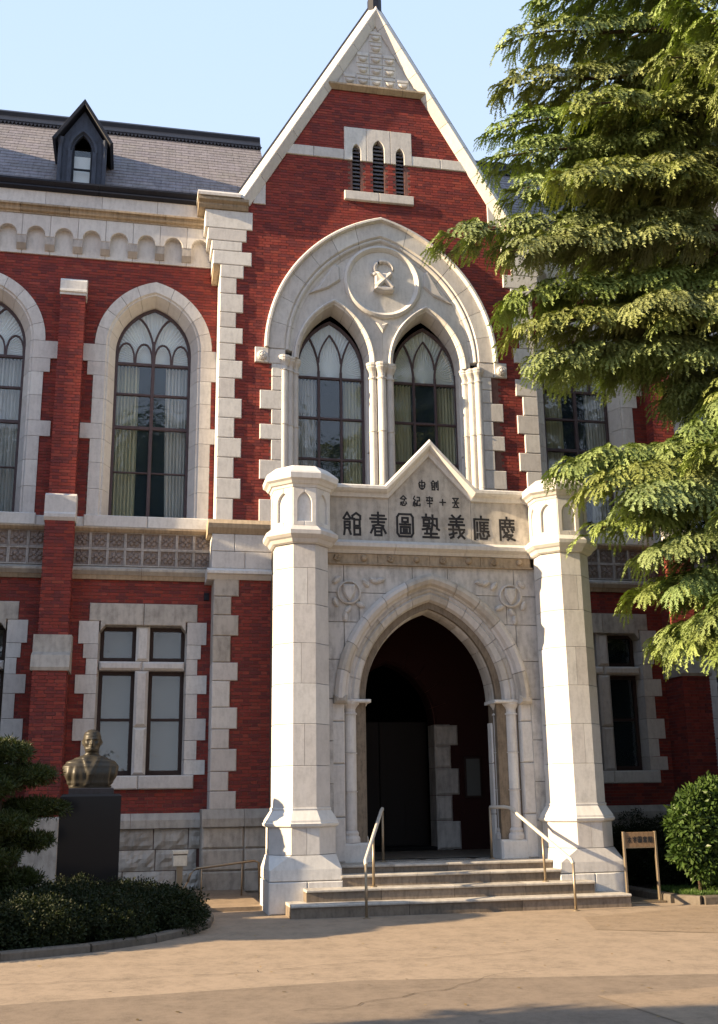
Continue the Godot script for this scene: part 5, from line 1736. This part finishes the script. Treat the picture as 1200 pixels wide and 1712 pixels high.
func cedar() -> void:
	var t := thing("cedar_tree", "tall cedar with drooping yellow-green sprays in front of the right wing", "tree", Vector3.ZERO)
	var r := RandomNumberGenerator.new()
	r.seed = 404
	var base := Vector3(6.9, 0, 4.9)
	var mb := MB.new()
	var pts := []
	for i in 12:
		pts.push_back(base + Vector3(0.06 * sin(i * 1.3), i * 1.9, 0.05 * cos(i * 1.7)))
	mb.tube(pts, [0.42, 0.34, 0.32, 0.3, 0.27, 0.25, 0.22, 0.18, 0.15, 0.1, 0.06, 0.02], 14)
	part(t, "trunk", mb, M.bark, true)
	# tips of the limbs, with the height they leave the trunk at and how full they are
	var limbs := [
		[Vector3(1.9, 15.2, 5.0), 1.0], [Vector3(1.3, 14.3, 5.0), 1.0], [Vector3(1.15, 13.5, 4.8), 1.0], [Vector3(1.0, 12.7, 4.6), 1.0], [Vector3(1.0, 11.9, 5.0), 1.0], [Vector3(1.15, 11.2, 5.2), 1.0],
		[Vector3(-0.05, 10.3, 5.0), 1.0], [Vector3(0.75, 9.85, 5.5), 0.9], [Vector3(0.95, 9.3, 5.0), 1.0], [Vector3(1.0, 8.7, 5.2), 1.0], [Vector3(1.35, 8.25, 5.0), 1.0], [Vector3(1.8, 8.3, 4.6), 0.8],
		[Vector3(1.65, 6.5, 5.0), 1.0], [Vector3(2.2, 5.55, 5.1), 1.0], [Vector3(2.3, 5.75, 6.2), 1.0], [Vector3(2.85, 4.55, 5.0), 1.0], [Vector3(3.1, 3.85, 5.0), 1.0], [Vector3(2.7, 5.05, 5.7), 0.8],
		[Vector3(3.3, 6.35, 6.6), 1.0], [Vector3(3.5, 5.4, 6.9), 0.9], [Vector3(3.6, 4.35, 6.4), 1.0], [Vector3(4.0, 6.7, 5.6), 0.8], [Vector3(3.9, 4.0, 5.6), 1.0], [Vector3(4.2, 5.0, 6.0), 0.9],
		[Vector3(2.0, 6.1, 5.6), 1.0], [Vector3(3.0, 6.0, 5.9), 1.0], [Vector3(3.1, 4.6, 5.6), 1.0], [Vector3(3.3, 4.0, 6.1), 1.0], [Vector3(3.7, 5.9, 6.2), 1.0], [Vector3(3.9, 6.8, 6.6), 1.0], [Vector3(4.4, 4.3, 6.2), 1.0], [Vector3(4.6, 6.2, 7.0), 1.0], [Vector3(3.25, 3.75, 5.4), 1.0], [Vector3(3.6, 3.6, 5.9), 1.0], [Vector3(3.5, 4.5, 5.3), 1.0], [Vector3(3.6, 8.3, 5.2), 0.8], [Vector3(4.1, 7.7, 5.6), 0.8], [Vector3(3.3, 8.8, 5.6), 0.9], [Vector3(4.4, 8.5, 6.0), 0.9], [Vector3(2.6, 8.9, 5.8), 1.0], [Vector3(1.6, 10.9, 6.2), 1.0], [Vector3(1.9, 12.3, 6.0), 1.0], [Vector3(3.9, 7.3, 6.0), 1.0], [Vector3(4.3, 7.25, 5.4), 1.0], [Vector3(4.6, 7.4, 6.2), 1.0], [Vector3(3.5, 6.95, 5.6), 1.0], [Vector3(3.9, 8.0, 4.6), 1.0]]
	for i in 44:
		var h := lerpf(10.0, 20.0, (i + r.randf()) / 44.0)
		var reach := (5.3 if h < 13.0 else lerpf(5.3, 2.2, (h - 13.0) / 7.0)) * r.randf_range(0.62, 1.0)
		var a := r.randf_range(-1.3, 1.25)
		limbs.push_back([base + Vector3(-cos(a) * reach, h, sin(a) * reach * 0.95), r.randf_range(0.75, 1.0)])
	for i in 16:
		var h := lerpf(8.0, 19.0, (i + r.randf()) / 16.0)
		var a := r.randf_range(1.6, 4.6)
		limbs.push_back([base + Vector3(-cos(a) * 4.0, h, sin(a) * 4.0), 0.5])
	var sp := [[], [], []]
	var cols := [[], [], []]
	for l in limbs:
		var tip: Vector3 = l[0]
		var full: float = l[1]
		var flat := Vector3(tip.x - base.x, 0, tip.z - base.z)
		var L := flat.length()
		var dir := flat / L
		var across := Vector3(-dir.z, 0, dir.x)
		var start := base + Vector3(0, tip.y + 0.10 * L + r.randf_range(0.0, 0.3), 0)
		var mid := start.lerp(tip, 0.6) + Vector3(0, 0.28 + 0.03 * L, 0) + across * r.randf_range(-0.3, 0.3)
		var bp := []
		for i in 13:
			var u := i / 12.0
			bp.push_back(start.lerp(mid, u).lerp(mid.lerp(tip, u), u) + Vector3(0, 0.03 * sin(u * 17.0), 0))
		mb = MB.new()
		mb.tube(bp, [0.075, 0.07, 0.065, 0.06, 0.055, 0.05, 0.044, 0.038, 0.032, 0.026, 0.02, 0.014, 0.006], 7)
		part(t, "limb", mb, M.bark, true)
		var n := int(L / 0.12)
		var lean := Color(r.randf_range(0.86, 1.04), r.randf_range(0.94, 1.06), r.randf_range(0.8, 1.15))
		for i in n:
			var u := (i + r.randf() * 0.8) / n
			if u < 0.3 or r.randf() > full:
				continue
			var k := clampi(int(u * 12.0), 0, 11)
			var o: Vector3 = bp[k].lerp(bp[k + 1], u * 12.0 - k)
			var side := 1.0 if i % 2 == 0 else -1.0
			var sl: float = lerpf(1.0, 0.16, clampf((u - 0.35) / 0.65, 0.0, 1.0)) * r.randf_range(0.55, 1.15)
			var sd := (dir * r.randf_range(0.5, 1.0) + across * side * r.randf_range(0.6, 1.0)).normalized()
			var m := maxi(2, int(sl / 0.075))
			for j in m:
				var v := (j + 1.0) / m
				var p: Vector3 = o + sd * sl * v + Vector3(0, 0.07 * sin(v * PI) - sl * 0.42 * v * v, 0)
				var yaw := r.randf_range(-0.8, 0.8)
				var d2 := sd.rotated(Vector3.UP, yaw)
				var bas := Basis(d2, Vector3.UP, d2.cross(Vector3.UP)).rotated(d2.cross(Vector3.UP).normalized(), r.randf_range(-0.2, 0.35))
				var s := r.randf_range(0.8, 1.35)
				var w := r.randi() % 3
				sp[w].push_back(Transform3D(bas.scaled(Vector3.ONE * s), p + Vector3(r.randf_range(-0.03, 0.03), r.randf_range(-0.04, 0.02), r.randf_range(-0.03, 0.03))))
				var g := r.randf_range(0.8, 1.15)
				cols[w].push_back(Color(lean.r * g, lean.g * g, lean.b * g))
	for w in 3:
		multi(t, "foliage", spray_mesh(900 + w), M.leaf[0], sp[w], cols[w])

func clump_mesh(seed_at: int, n: int, spread: float, lw: float, ll: float, c: Color, droop := 0.0) -> ArrayMesh:
	var r := RandomNumberGenerator.new()
	r.seed = seed_at
	var mb := MB.new()
	mb.tint = true
	for i in n:
		var d := Vector3(r.randfn(), r.randfn() * 0.8 + 0.35, r.randfn()).normalized()
		var p := d * spread * r.randf_range(0.2, 1.0)
		var up := Vector3(r.randfn(), r.randfn() + 0.6, r.randfn()).normalized()
		var side := d.cross(up).normalized() * lw * 0.5
		var out := (d + Vector3(0, -droop, 0)).normalized() * ll
		var nrm := side.cross(out).normalized() * lw * 0.18
		var g := r.randf_range(0.7, 1.25)
		mb.c = Color(c.r * g, c.g * g, c.b * g * r.randf_range(0.8, 1.2))
		mb.tri(p, p + out * 0.5 + side + nrm, p + out)
		mb.tri(p, p + out, p + out * 0.5 - side + nrm)
	return mb.mesh()

func shrub(t: Node3D, lobes: Array, count: int, meshes: Array, m: Material, seed_at: int, s0 := 0.8, s1 := 1.25) -> void:
	var r := RandomNumberGenerator.new()
	r.seed = seed_at
	var total := 0.0
	for l in lobes:
		total += l[1].x * l[1].z + l[1].x * l[1].y
	var sp := []
	var cols := []
	for k in meshes:
		sp.push_back([])
		cols.push_back([])
	for l in lobes:
		var c := int(count * (l[1].x * l[1].z + l[1].x * l[1].y) / total)
		for i in c:
			var d := Vector3(r.randfn(), r.randfn(), r.randfn()).normalized()
			var k := pow(r.randf(), 0.35)
			var bump := 1.0 + 0.12 * sin(d.x * 9.0 + d.y * 7.0) * sin(d.z * 8.0 + l[0].x * 5.0)
			var p: Vector3 = l[0] + d * l[1] * k * bump
			if p.y < 0.03:
				continue
			var b := Basis.from_euler(Vector3(r.randf_range(-0.5, 0.5), r.randf() * TAU, r.randf_range(-0.5, 0.5))).scaled(Vector3.ONE * r.randf_range(s0, s1))
			var w := r.randi() % meshes.size()
			sp[w].push_back(Transform3D(b, p - t.position))
			var g := r.randf_range(0.8, 1.2)
			cols[w].push_back(Color(g, g, g))
	for w in meshes.size():
		multi(t, "foliage", meshes[w], m, sp[w], cols[w])

func stems(t: Node3D, foot: Vector3, tops: Array, r0: float) -> void:
	for p in tops:
		var mb := MB.new()
		var mid: Vector3 = foot.lerp(p, 0.5) + Vector3(0.06, 0.05, 0.03)
		mb.tube([foot - t.position, mid - t.position, p - t.position], [r0, r0 * 0.7, r0 * 0.3], 7)
		part(t, "stem", mb, M.bark, true)

func plants() -> void:
	var dark := []
	for k in 3:
		dark.push_back(clump_mesh(60 + k, 26, 0.075, 0.018, 0.035, Color(0.02, 0.028, 0.01)))
	# the clipped hedge round the bust
	var h := thing("clipped_hedge", "low dark clipped hedge in the bed before the bust", "hedge", Vector3(-5.2, 0, 5.2))
	var lobes := []
	for q in [[-4.15, 4.7, 0.5, 0.34], [-4.3, 5.5, 0.55, 0.36], [-4.9, 5.0, 0.7, 0.44], [-5.0, 6.1, 0.65, 0.42], [-5.6, 5.6, 0.7, 0.5], [-5.7, 6.6, 0.6, 0.46], [-6.4, 6.2, 0.7, 0.52], [-6.5, 7.0, 0.6, 0.5], [-4.6, 4.1, 0.6, 0.4], [-5.4, 4.6, 0.6, 0.48]]:
		lobes.push_back([Vector3(q[0], 0.12, q[1]), Vector3(q[2], q[3], q[2])])
	shrub(h, lobes, 15000, dark, M.leaf[1], 71)
	stems(h, Vector3(-5.2, 0, 5.2), [Vector3(-5.0, 0.35, 5.4), Vector3(-5.5, 0.35, 5.0), Vector3(-4.8, 0.3, 4.9)], 0.03)
	# layered evergreen at the left edge
	var e := thing("layered_evergreen", "tall dark evergreen shrub in loose tiers at the left edge", "shrub", Vector3(-6.4, 0, 5.6))
	lobes = []
	for q in [[-6.28, 2.2, 5.5, 0.34, 0.13], [-6.1, 1.92, 5.35, 0.46, 0.10], [-6.5, 1.78, 5.8, 0.42, 0.12], [-5.92, 1.52, 5.2, 0.40, 0.09], [-6.35, 1.36, 5.8, 0.5, 0.11], [-6.0, 1.12, 5.35, 0.36, 0.08], [-6.5, 0.96, 5.9, 0.5, 0.12], [-6.08, 0.68, 5.5, 0.34, 0.09], [-6.5, 0.5, 5.9, 0.5, 0.14], [-7.0, 1.5, 5.3, 0.55, 0.3], [-7.2, 2.2, 5.6, 0.7, 0.35], [-7.1, 0.9, 6.2, 0.55, 0.4], [-7.4, 1.7, 6.4, 0.65, 0.4]]:
		lobes.push_back([Vector3(q[0], q[1], q[2]), Vector3(q[3], q[4], q[3])])
	var tuft := []
	for k in 3:
		tuft.push_back(clump_mesh(160 + k, 34, 0.06, 0.012, 0.06, Color(0.042, 0.055, 0.016)))
	shrub(e, lobes, 7600, tuft, M.leaf[2], 72)
	stems(e, Vector3(-6.4, 0, 5.6), [Vector3(-6.3, 2.1, 5.5), Vector3(-5.95, 1.36, 5.25), Vector3(-6.5, 1.7, 5.8), Vector3(-6.1, 0.9, 5.5)], 0.06)
	# round camellia at the right
	var c := thing("round_bush", "round glossy-leaved bush behind the kerb right of the sign frame", "bush", Vector3(4.05, 0, 3.95))
	lobes = [[Vector3(4.1, 0.95, 3.95), Vector3(0.5, 0.55, 0.5)], [Vector3(3.7, 1.12, 4.15), Vector3(0.3, 0.26, 0.3)], [Vector3(3.66, 0.72, 4.2), Vector3(0.26, 0.24, 0.28)], [Vector3(4.0, 1.42, 4.0), Vector3(0.34, 0.26, 0.34)], [Vector3(4.4, 1.5, 3.9), Vector3(0.36, 0.28, 0.36)], [Vector3(4.5, 0.8, 3.9), Vector3(0.6, 0.6, 0.55)], [Vector3(3.95, 0.5, 4.25), Vector3(0.3, 0.2, 0.25)]]
	var glossy := []
	for k in 3:
		glossy.push_back(clump_mesh(260 + k, 13, 0.09, 0.06, 0.10, Color(0.05, 0.085, 0.022), 0.35))
	M.leaf[2].roughness = 0.4
	shrub(c, lobes, 1700, glossy, M.leaf[2], 73, 0.8, 1.15)
	stems(c, Vector3(3.85, 0, 4.1), [Vector3(3.7, 0.8, 4.1), Vector3(4.1, 1.0, 3.95), Vector3(4.35, 0.9, 3.9)], 0.045)
	# shrubs in deep shade along the wall behind the sign
	var k2 := thing("shade_shrub", "dark shrubs in deep shade along the wall behind the sign frame", "shrub", Vector3(4.2, 0, 1.4))
	lobes = []
	for q in [[3.6, 0.45, 1.7, 0.42, 0.6], [4.2, 0.5, 1.3, 0.55, 0.75], [4.9, 0.5, 1.6, 0.6, 0.8], [5.6, 0.5, 1.2, 0.6, 0.85], [6.4, 0.5, 1.5, 0.7, 0.9], [7.3, 0.5, 1.6, 0.8, 1.0], [4.4, 0.4, 2.4, 0.5, 0.6], [5.4, 0.4, 2.6, 0.6, 0.7]]:
		lobes.push_back([Vector3(q[0], q[1], q[2]), Vector3(q[3], q[4], q[3])])
	shrub(k2, lobes, 7000, dark, M.leaf[1], 77)
	stems(k2, Vector3(4.2, 0, 1.4), [Vector3(4.3, 0.9, 1.4), Vector3(3.8, 0.8, 1.6), Vector3(4.8, 0.9, 1.5)], 0.03)
	# grass at its foot
	var blades := clump_mesh(360, 30, 0.05, 0.008, 0.06, Color(0.07, 0.12, 0.03))
	var xs := []
	var r := RandomNumberGenerator.new()
	r.seed = 9
	for i in 1500:
		xs.push_back(Transform3D(Basis.from_euler(Vector3(0, r.randf() * TAU, 0)), Vector3(r.randf_range(3.5, 6.0), 0.09, r.randf_range(3.2, 4.46))))
	multi(self, "grass", blades, M.leaf[2], xs)
	tag(get_node("grass"), "short grass under the round bush inside the right kerb", "grass", "", "stuff")
	# three unseen evergreens added to shade the walls; the fourth inferred from its shadow
	var deep := []
	for k in 2:
		deep.push_back(clump_mesh(560 + k, 44, 0.4, 0.09, 0.16, Color(0.02, 0.032, 0.012)))
	for q in [[7.6, 2.3, 8.5, 1.6], [8.2, 8.4, 7.0, 2.0], [-9.6, 0.9, 8.6, 1.55], [-13.0, 14.1, 5.2, 1.5]]:
		var ev := thing("unseen_evergreen", "dark evergreen tree standing %s" % {7.6: "beside the cedar, unseen, added to shade the right corner", 8.2: "before the cedar, unseen, added to shade the right corner", -9.6: "against the left wing, unseen, added to shade the lower wall", -13.0: "alone on the forecourt, beyond the left edge"}[q[0]], "tree", Vector3(q[0], 0, q[1]))
		var em := MB.new()
		em.tube([Vector3.ZERO, Vector3(0.1, q[2] * 0.5, 0), Vector3(0, q[2] * 0.9, 0.1)], [0.25, 0.18, 0.05], 10)
		part(ev, "trunk", em, M.bark, true)
		var el := []
		for i in 7:
			el.push_back([Vector3(q[0] + r.randf_range(-0.3, 0.3), q[2] * (0.12 + 0.13 * i), q[1] + r.randf_range(-0.3, 0.3)), Vector3(1, 0.7, 1) * q[3] * (1.0 - 0.08 * i)])
		shrub(ev, el, 4000, deep, M.leaf[1], 90 + int(q[0]))
	# broad-leaved trees across the forecourt, behind the photographer
	var big := []
	for k in 2:
		big.push_back(clump_mesh(460 + k, 40, 0.55, 0.16, 0.24, Color(0.05, 0.08, 0.02)))
	for q in [[-12.0, 32.0, 17.0, 5.5], [-1.0, 36.0, 20.0, 6.5], [9.5, 31.0, 16.0, 5.0]]:
		var tr := thing("forecourt_tree", "", "tree", Vector3(q[0], 0, q[1]), 0.0, "trees across the forecourt, behind the camera")
		tag(tr, "broad-leaved tree across the forecourt, reflected in the windows, %s" % ("nearest the tower" if q[0] < -5.0 else ("tallest of the three" if q[0] < 5.0 else "nearest the cedar")))
		var mb := MB.new()
		mb.tube([Vector3.ZERO, Vector3(0.1, q[2] * 0.5, 0), Vector3(0, q[2], 0.1)], [0.3, 0.22, 0.08], 10)
		part(tr, "trunk", mb, M.bark, true)
		var lb := []
		for i in 7:
			lb.push_back([Vector3(q[0] + r.randf_range(-1, 1) * q[3] * 0.6, q[2] * r.randf_range(0.55, 1.05), q[1] + r.randf_range(-1, 1) * q[3] * 0.5), Vector3.ONE * q[3] * r.randf_range(0.4, 0.6)])
		shrub(tr, lb, 3500, big, M.leaf[1], 80 + int(q[0]))

# ---------------------------------------------------------------- ground
func ground_sheet(called: String, poly: PackedVector2Array, y: float, m: Material) -> MeshInstance3D:
	var mb := MB.new()
	mb.xf = Transform3D(Basis(Vector3(1, 0, 0), Vector3(0, 0, -1), Vector3(0, 1, 0)), Vector3.ZERO)
	var p := PackedVector2Array()
	for q in poly:
		p.push_back(Vector2(q.x, -q.y))
	if MB.area(p) < 0.0:
		p.reverse()
	var t := Geometry2D.triangulate_polygon(p)
	for i in range(0, t.size(), 3):
		mb.tri(Vector3(p[t[i]].x, p[t[i]].y, y), Vector3(p[t[i + 1]].x, p[t[i + 1]].y, y), Vector3(p[t[i + 2]].x, p[t[i + 2]].y, y))
	var o := part(self, called, mb, m)
	o.set_meta("kind", "structure")
	return o

const BED := [Vector2(-3.62, 2.6), Vector2(-3.6, 4.3), Vector2(-3.7, 5.1), Vector2(-3.95, 5.75), Vector2(-4.4, 6.4), Vector2(-5.1, 7.0), Vector2(-6.0, 7.4), Vector2(-7.2, 7.7), Vector2(-9.0, 7.9)]

func ground() -> void:
	ground_sheet("ground", PackedVector2Array([Vector2(-400, -400), Vector2(400, -400), Vector2(400, 400), Vector2(-400, 400)]), 0.0, M.asphalt)
	ground_sheet("road", PackedVector2Array([Vector2(-60, 11.2), Vector2(-6.0, 10.1), Vector2(-2.6, 9.72), Vector2(0.5, 10.3), Vector2(5.0, 10.6), Vector2(60, 11.5), Vector2(60, 18), Vector2(-60, 18)]), 0.004, M.asphalt_dark)
	ground_sheet("pavement_patch", PackedVector2Array([Vector2(-0.9, 11.05), Vector2(2.2, 10.75), Vector2(2.6, 12.5), Vector2(-0.7, 12.8)]), 0.008, M.asphalt_patch)
	ground_sheet("pavement", PackedVector2Array([Vector2(0.9, 6.9), Vector2(1.3, 5.6), Vector2(3.4, 4.9), Vector2(9.0, 4.9), Vector2(9.0, 7.4), Vector2(3.0, 8.2)]), 0.004, M.asphalt_patch)
	var bed := PackedVector2Array(BED)
	bed.push_back(Vector2(-9.0, -0.4))
	bed.push_back(Vector2(-3.62, -0.4))
	ground_sheet("planting_bed", bed, 0.05, M.soil)
	ground_sheet("planting_bed", PackedVector2Array([Vector2(3.4, -0.4), Vector2(3.4, 4.3), Vector2(3.62, 4.5), Vector2(9.0, 4.5), Vector2(9.0, -0.4)]), 0.06, M.soil)
	kerb(BED, 0.09, 0.07, "planting_kerb")
	kerb([Vector2(3.36, 2.2), Vector2(3.36, 4.25), Vector2(3.62, 4.54), Vector2(4.4, 4.58), Vector2(9.0, 4.6)], 0.12, 0.1, "planting_kerb")
	# concrete ramp to the side of the porch
	var mb := MB.new()
	mb.box(-3.56, -2.72, 0.0, 0.06, -0.4, 3.2)
	var rp := part(self, "ramp", mb, M.asphalt_patch)
	rp.set_meta("kind", "structure")
	# fine cracks and a patched trench in the forecourt
	var cr := RandomNumberGenerator.new()
	cr.seed = 33
	for q in [[Vector2(-6.5, 9.1), Vector2(1.0, -0.06), 40], [Vector2(-3.4, 11.0), Vector2(0.9, -0.4), 20]]:
		var cm := MB.new()
		var p: Vector2 = q[0]
		for i in q[2]:
			var d: Vector2 = (q[1] + Vector2(cr.randfn(), cr.randfn()) * 0.35).normalized() * cr.randf_range(0.1, 0.22)
			var n := Vector2(-d.y, d.x).normalized() * cr.randf_range(0.002, 0.005)
			var e := p + d
			cm.quad(Vector3(p.x - n.x, 0.010, p.y - n.y), Vector3(p.x + n.x, 0.010, p.y + n.y), Vector3(e.x + n.x, 0.010, e.y + n.y), Vector3(e.x - n.x, 0.010, e.y - n.y))
			p = e
		part(self, "pavement_crack", cm, M.soil).set_meta("kind", "structure")
	# fallen leaves
	var r := RandomNumberGenerator.new()
	r.seed = 12
	mb = MB.new()
	mb.tint = true
	for i in 130:
		var p := Vector3(r.randf_range(-6.5, 5.0), 0.012, r.randf_range(5.0, 12.5))
		var a := r.randf() * TAU
		var d := Vector3(cos(a), 0.1, sin(a)) * r.randf_range(0.015, 0.035)
		var n := Vector3(-sin(a), 0.1, cos(a)) * r.randf_range(0.008, 0.016)
		mb.c = [Color(0.2, 0.13, 0.05), Color(0.1, 0.07, 0.03), Color(0.32, 0.22, 0.08)][r.randi() % 3]
		mb.quad(p - d, p - n, p + d, p + n)
	var fl := part(self, "fallen_leaves", mb, M.brickwork)
	tag(fl, "small dry leaves scattered on the tan forecourt", "leaves", "", "stuff")

func kerb(line: Array, h: float, w: float, called: String) -> void:
	var k := put(self, called)
	k.set_meta("kind", "structure")
	for i in line.size() - 1:
		var a: Vector2 = line[i]
		var b: Vector2 = line[i + 1]
		var n := maxi(1, roundi(a.distance_to(b) / 0.7))
		for j in n:
			var p := a.lerp(b, float(j) / n)
			var q := a.lerp(b, float(j + 1) / n)
			var d := (q - p).normalized()
			var mb := MB.new()
			mb.xf = Transform3D(Basis(Vector3(d.x, 0, d.y), Vector3.UP, Vector3(-d.y, 0, d.x)), Vector3(p.x, 0, p.y))
			var L := p.distance_to(q)
			var sec := [Vector2(-w, 0.0), Vector2(w, 0.0), Vector2(w, h - 0.02), Vector2(w - 0.02, h), Vector2(-w + 0.02, h), Vector2(-w, h - 0.02)]
			mb.along_x(sec, 0.003, L - 0.003)
			part(k, "kerb_stone", mb, M.kerb[(i + j) % 2])

# ---------------------------------------------------------------- the scene
func _ready() -> void:
	# camera
	var cam := Camera3D.new()
	cam.name = "camera"
	cam.fov = 50.87
	cam.near = 0.1
	cam.far = 1500.0
	cam.position = eye
	cam.basis = Basis.from_euler(Vector3(0.2575, -0.20634, -0.0144))
	add_child(cam)
	cam.current = true
	# sky
	var we := WorldEnvironment.new()
	we.name = "world"
	var env := Environment.new()
	var sky := Sky.new()
	var psm := ProceduralSkyMaterial.new()
	psm.sky_top_color = lin(0.20, 0.268, 0.39)
	psm.sky_horizon_color = lin(0.36, 0.395, 0.445)
	psm.sky_curve = 0.28
	psm.ground_bottom_color = lin(0.2, 0.17, 0.14)
	psm.ground_horizon_color = lin(0.3, 0.28, 0.25)
	psm.sun_angle_max = 1.0
	sky.sky_material = psm
	env.background_mode = Environment.BG_SKY
	env.sky = sky
	env.tonemap_mode = Environment.TONE_MAPPER_LINEAR
	env.tonemap_exposure = 3.0
	env.sdfgi_enabled = true
	env.ssao_enabled = true
	env.ssil_enabled = true
	we.environment = env
	add_child(we)
	# sun: low, from the left and a touch in front of the facade
	sun_to = Vector3(-0.93, 0.35, 0.10).normalized()
	var sun := DirectionalLight3D.new()
	sun.name = "sun"
	sun.light_energy = 1.6
	sun.light_color = Color(1.0, 0.89, 0.72)
	sun.light_angular_distance = 0.5
	sun.shadow_enabled = true
	sun.transform = Transform3D(Basis.looking_at(-sun_to, Vector3.UP), Vector3(0, 30, 0))
	add_child(sun)

	rng.seed = 7
	materials()
	ground()
	lib = thing("library_building", "red brick Gothic library with white stone dressings and a steep gabled bay", "building")
	make_tiles(0.33)
	gable()
	for s in [-1.0, 1.0]:
		wing(s)
		dormer(s)
	shell()
	porch_build()
	lay_bricks(300)
	steps()
	small_things()
	bust()
	plants()
	cedar()
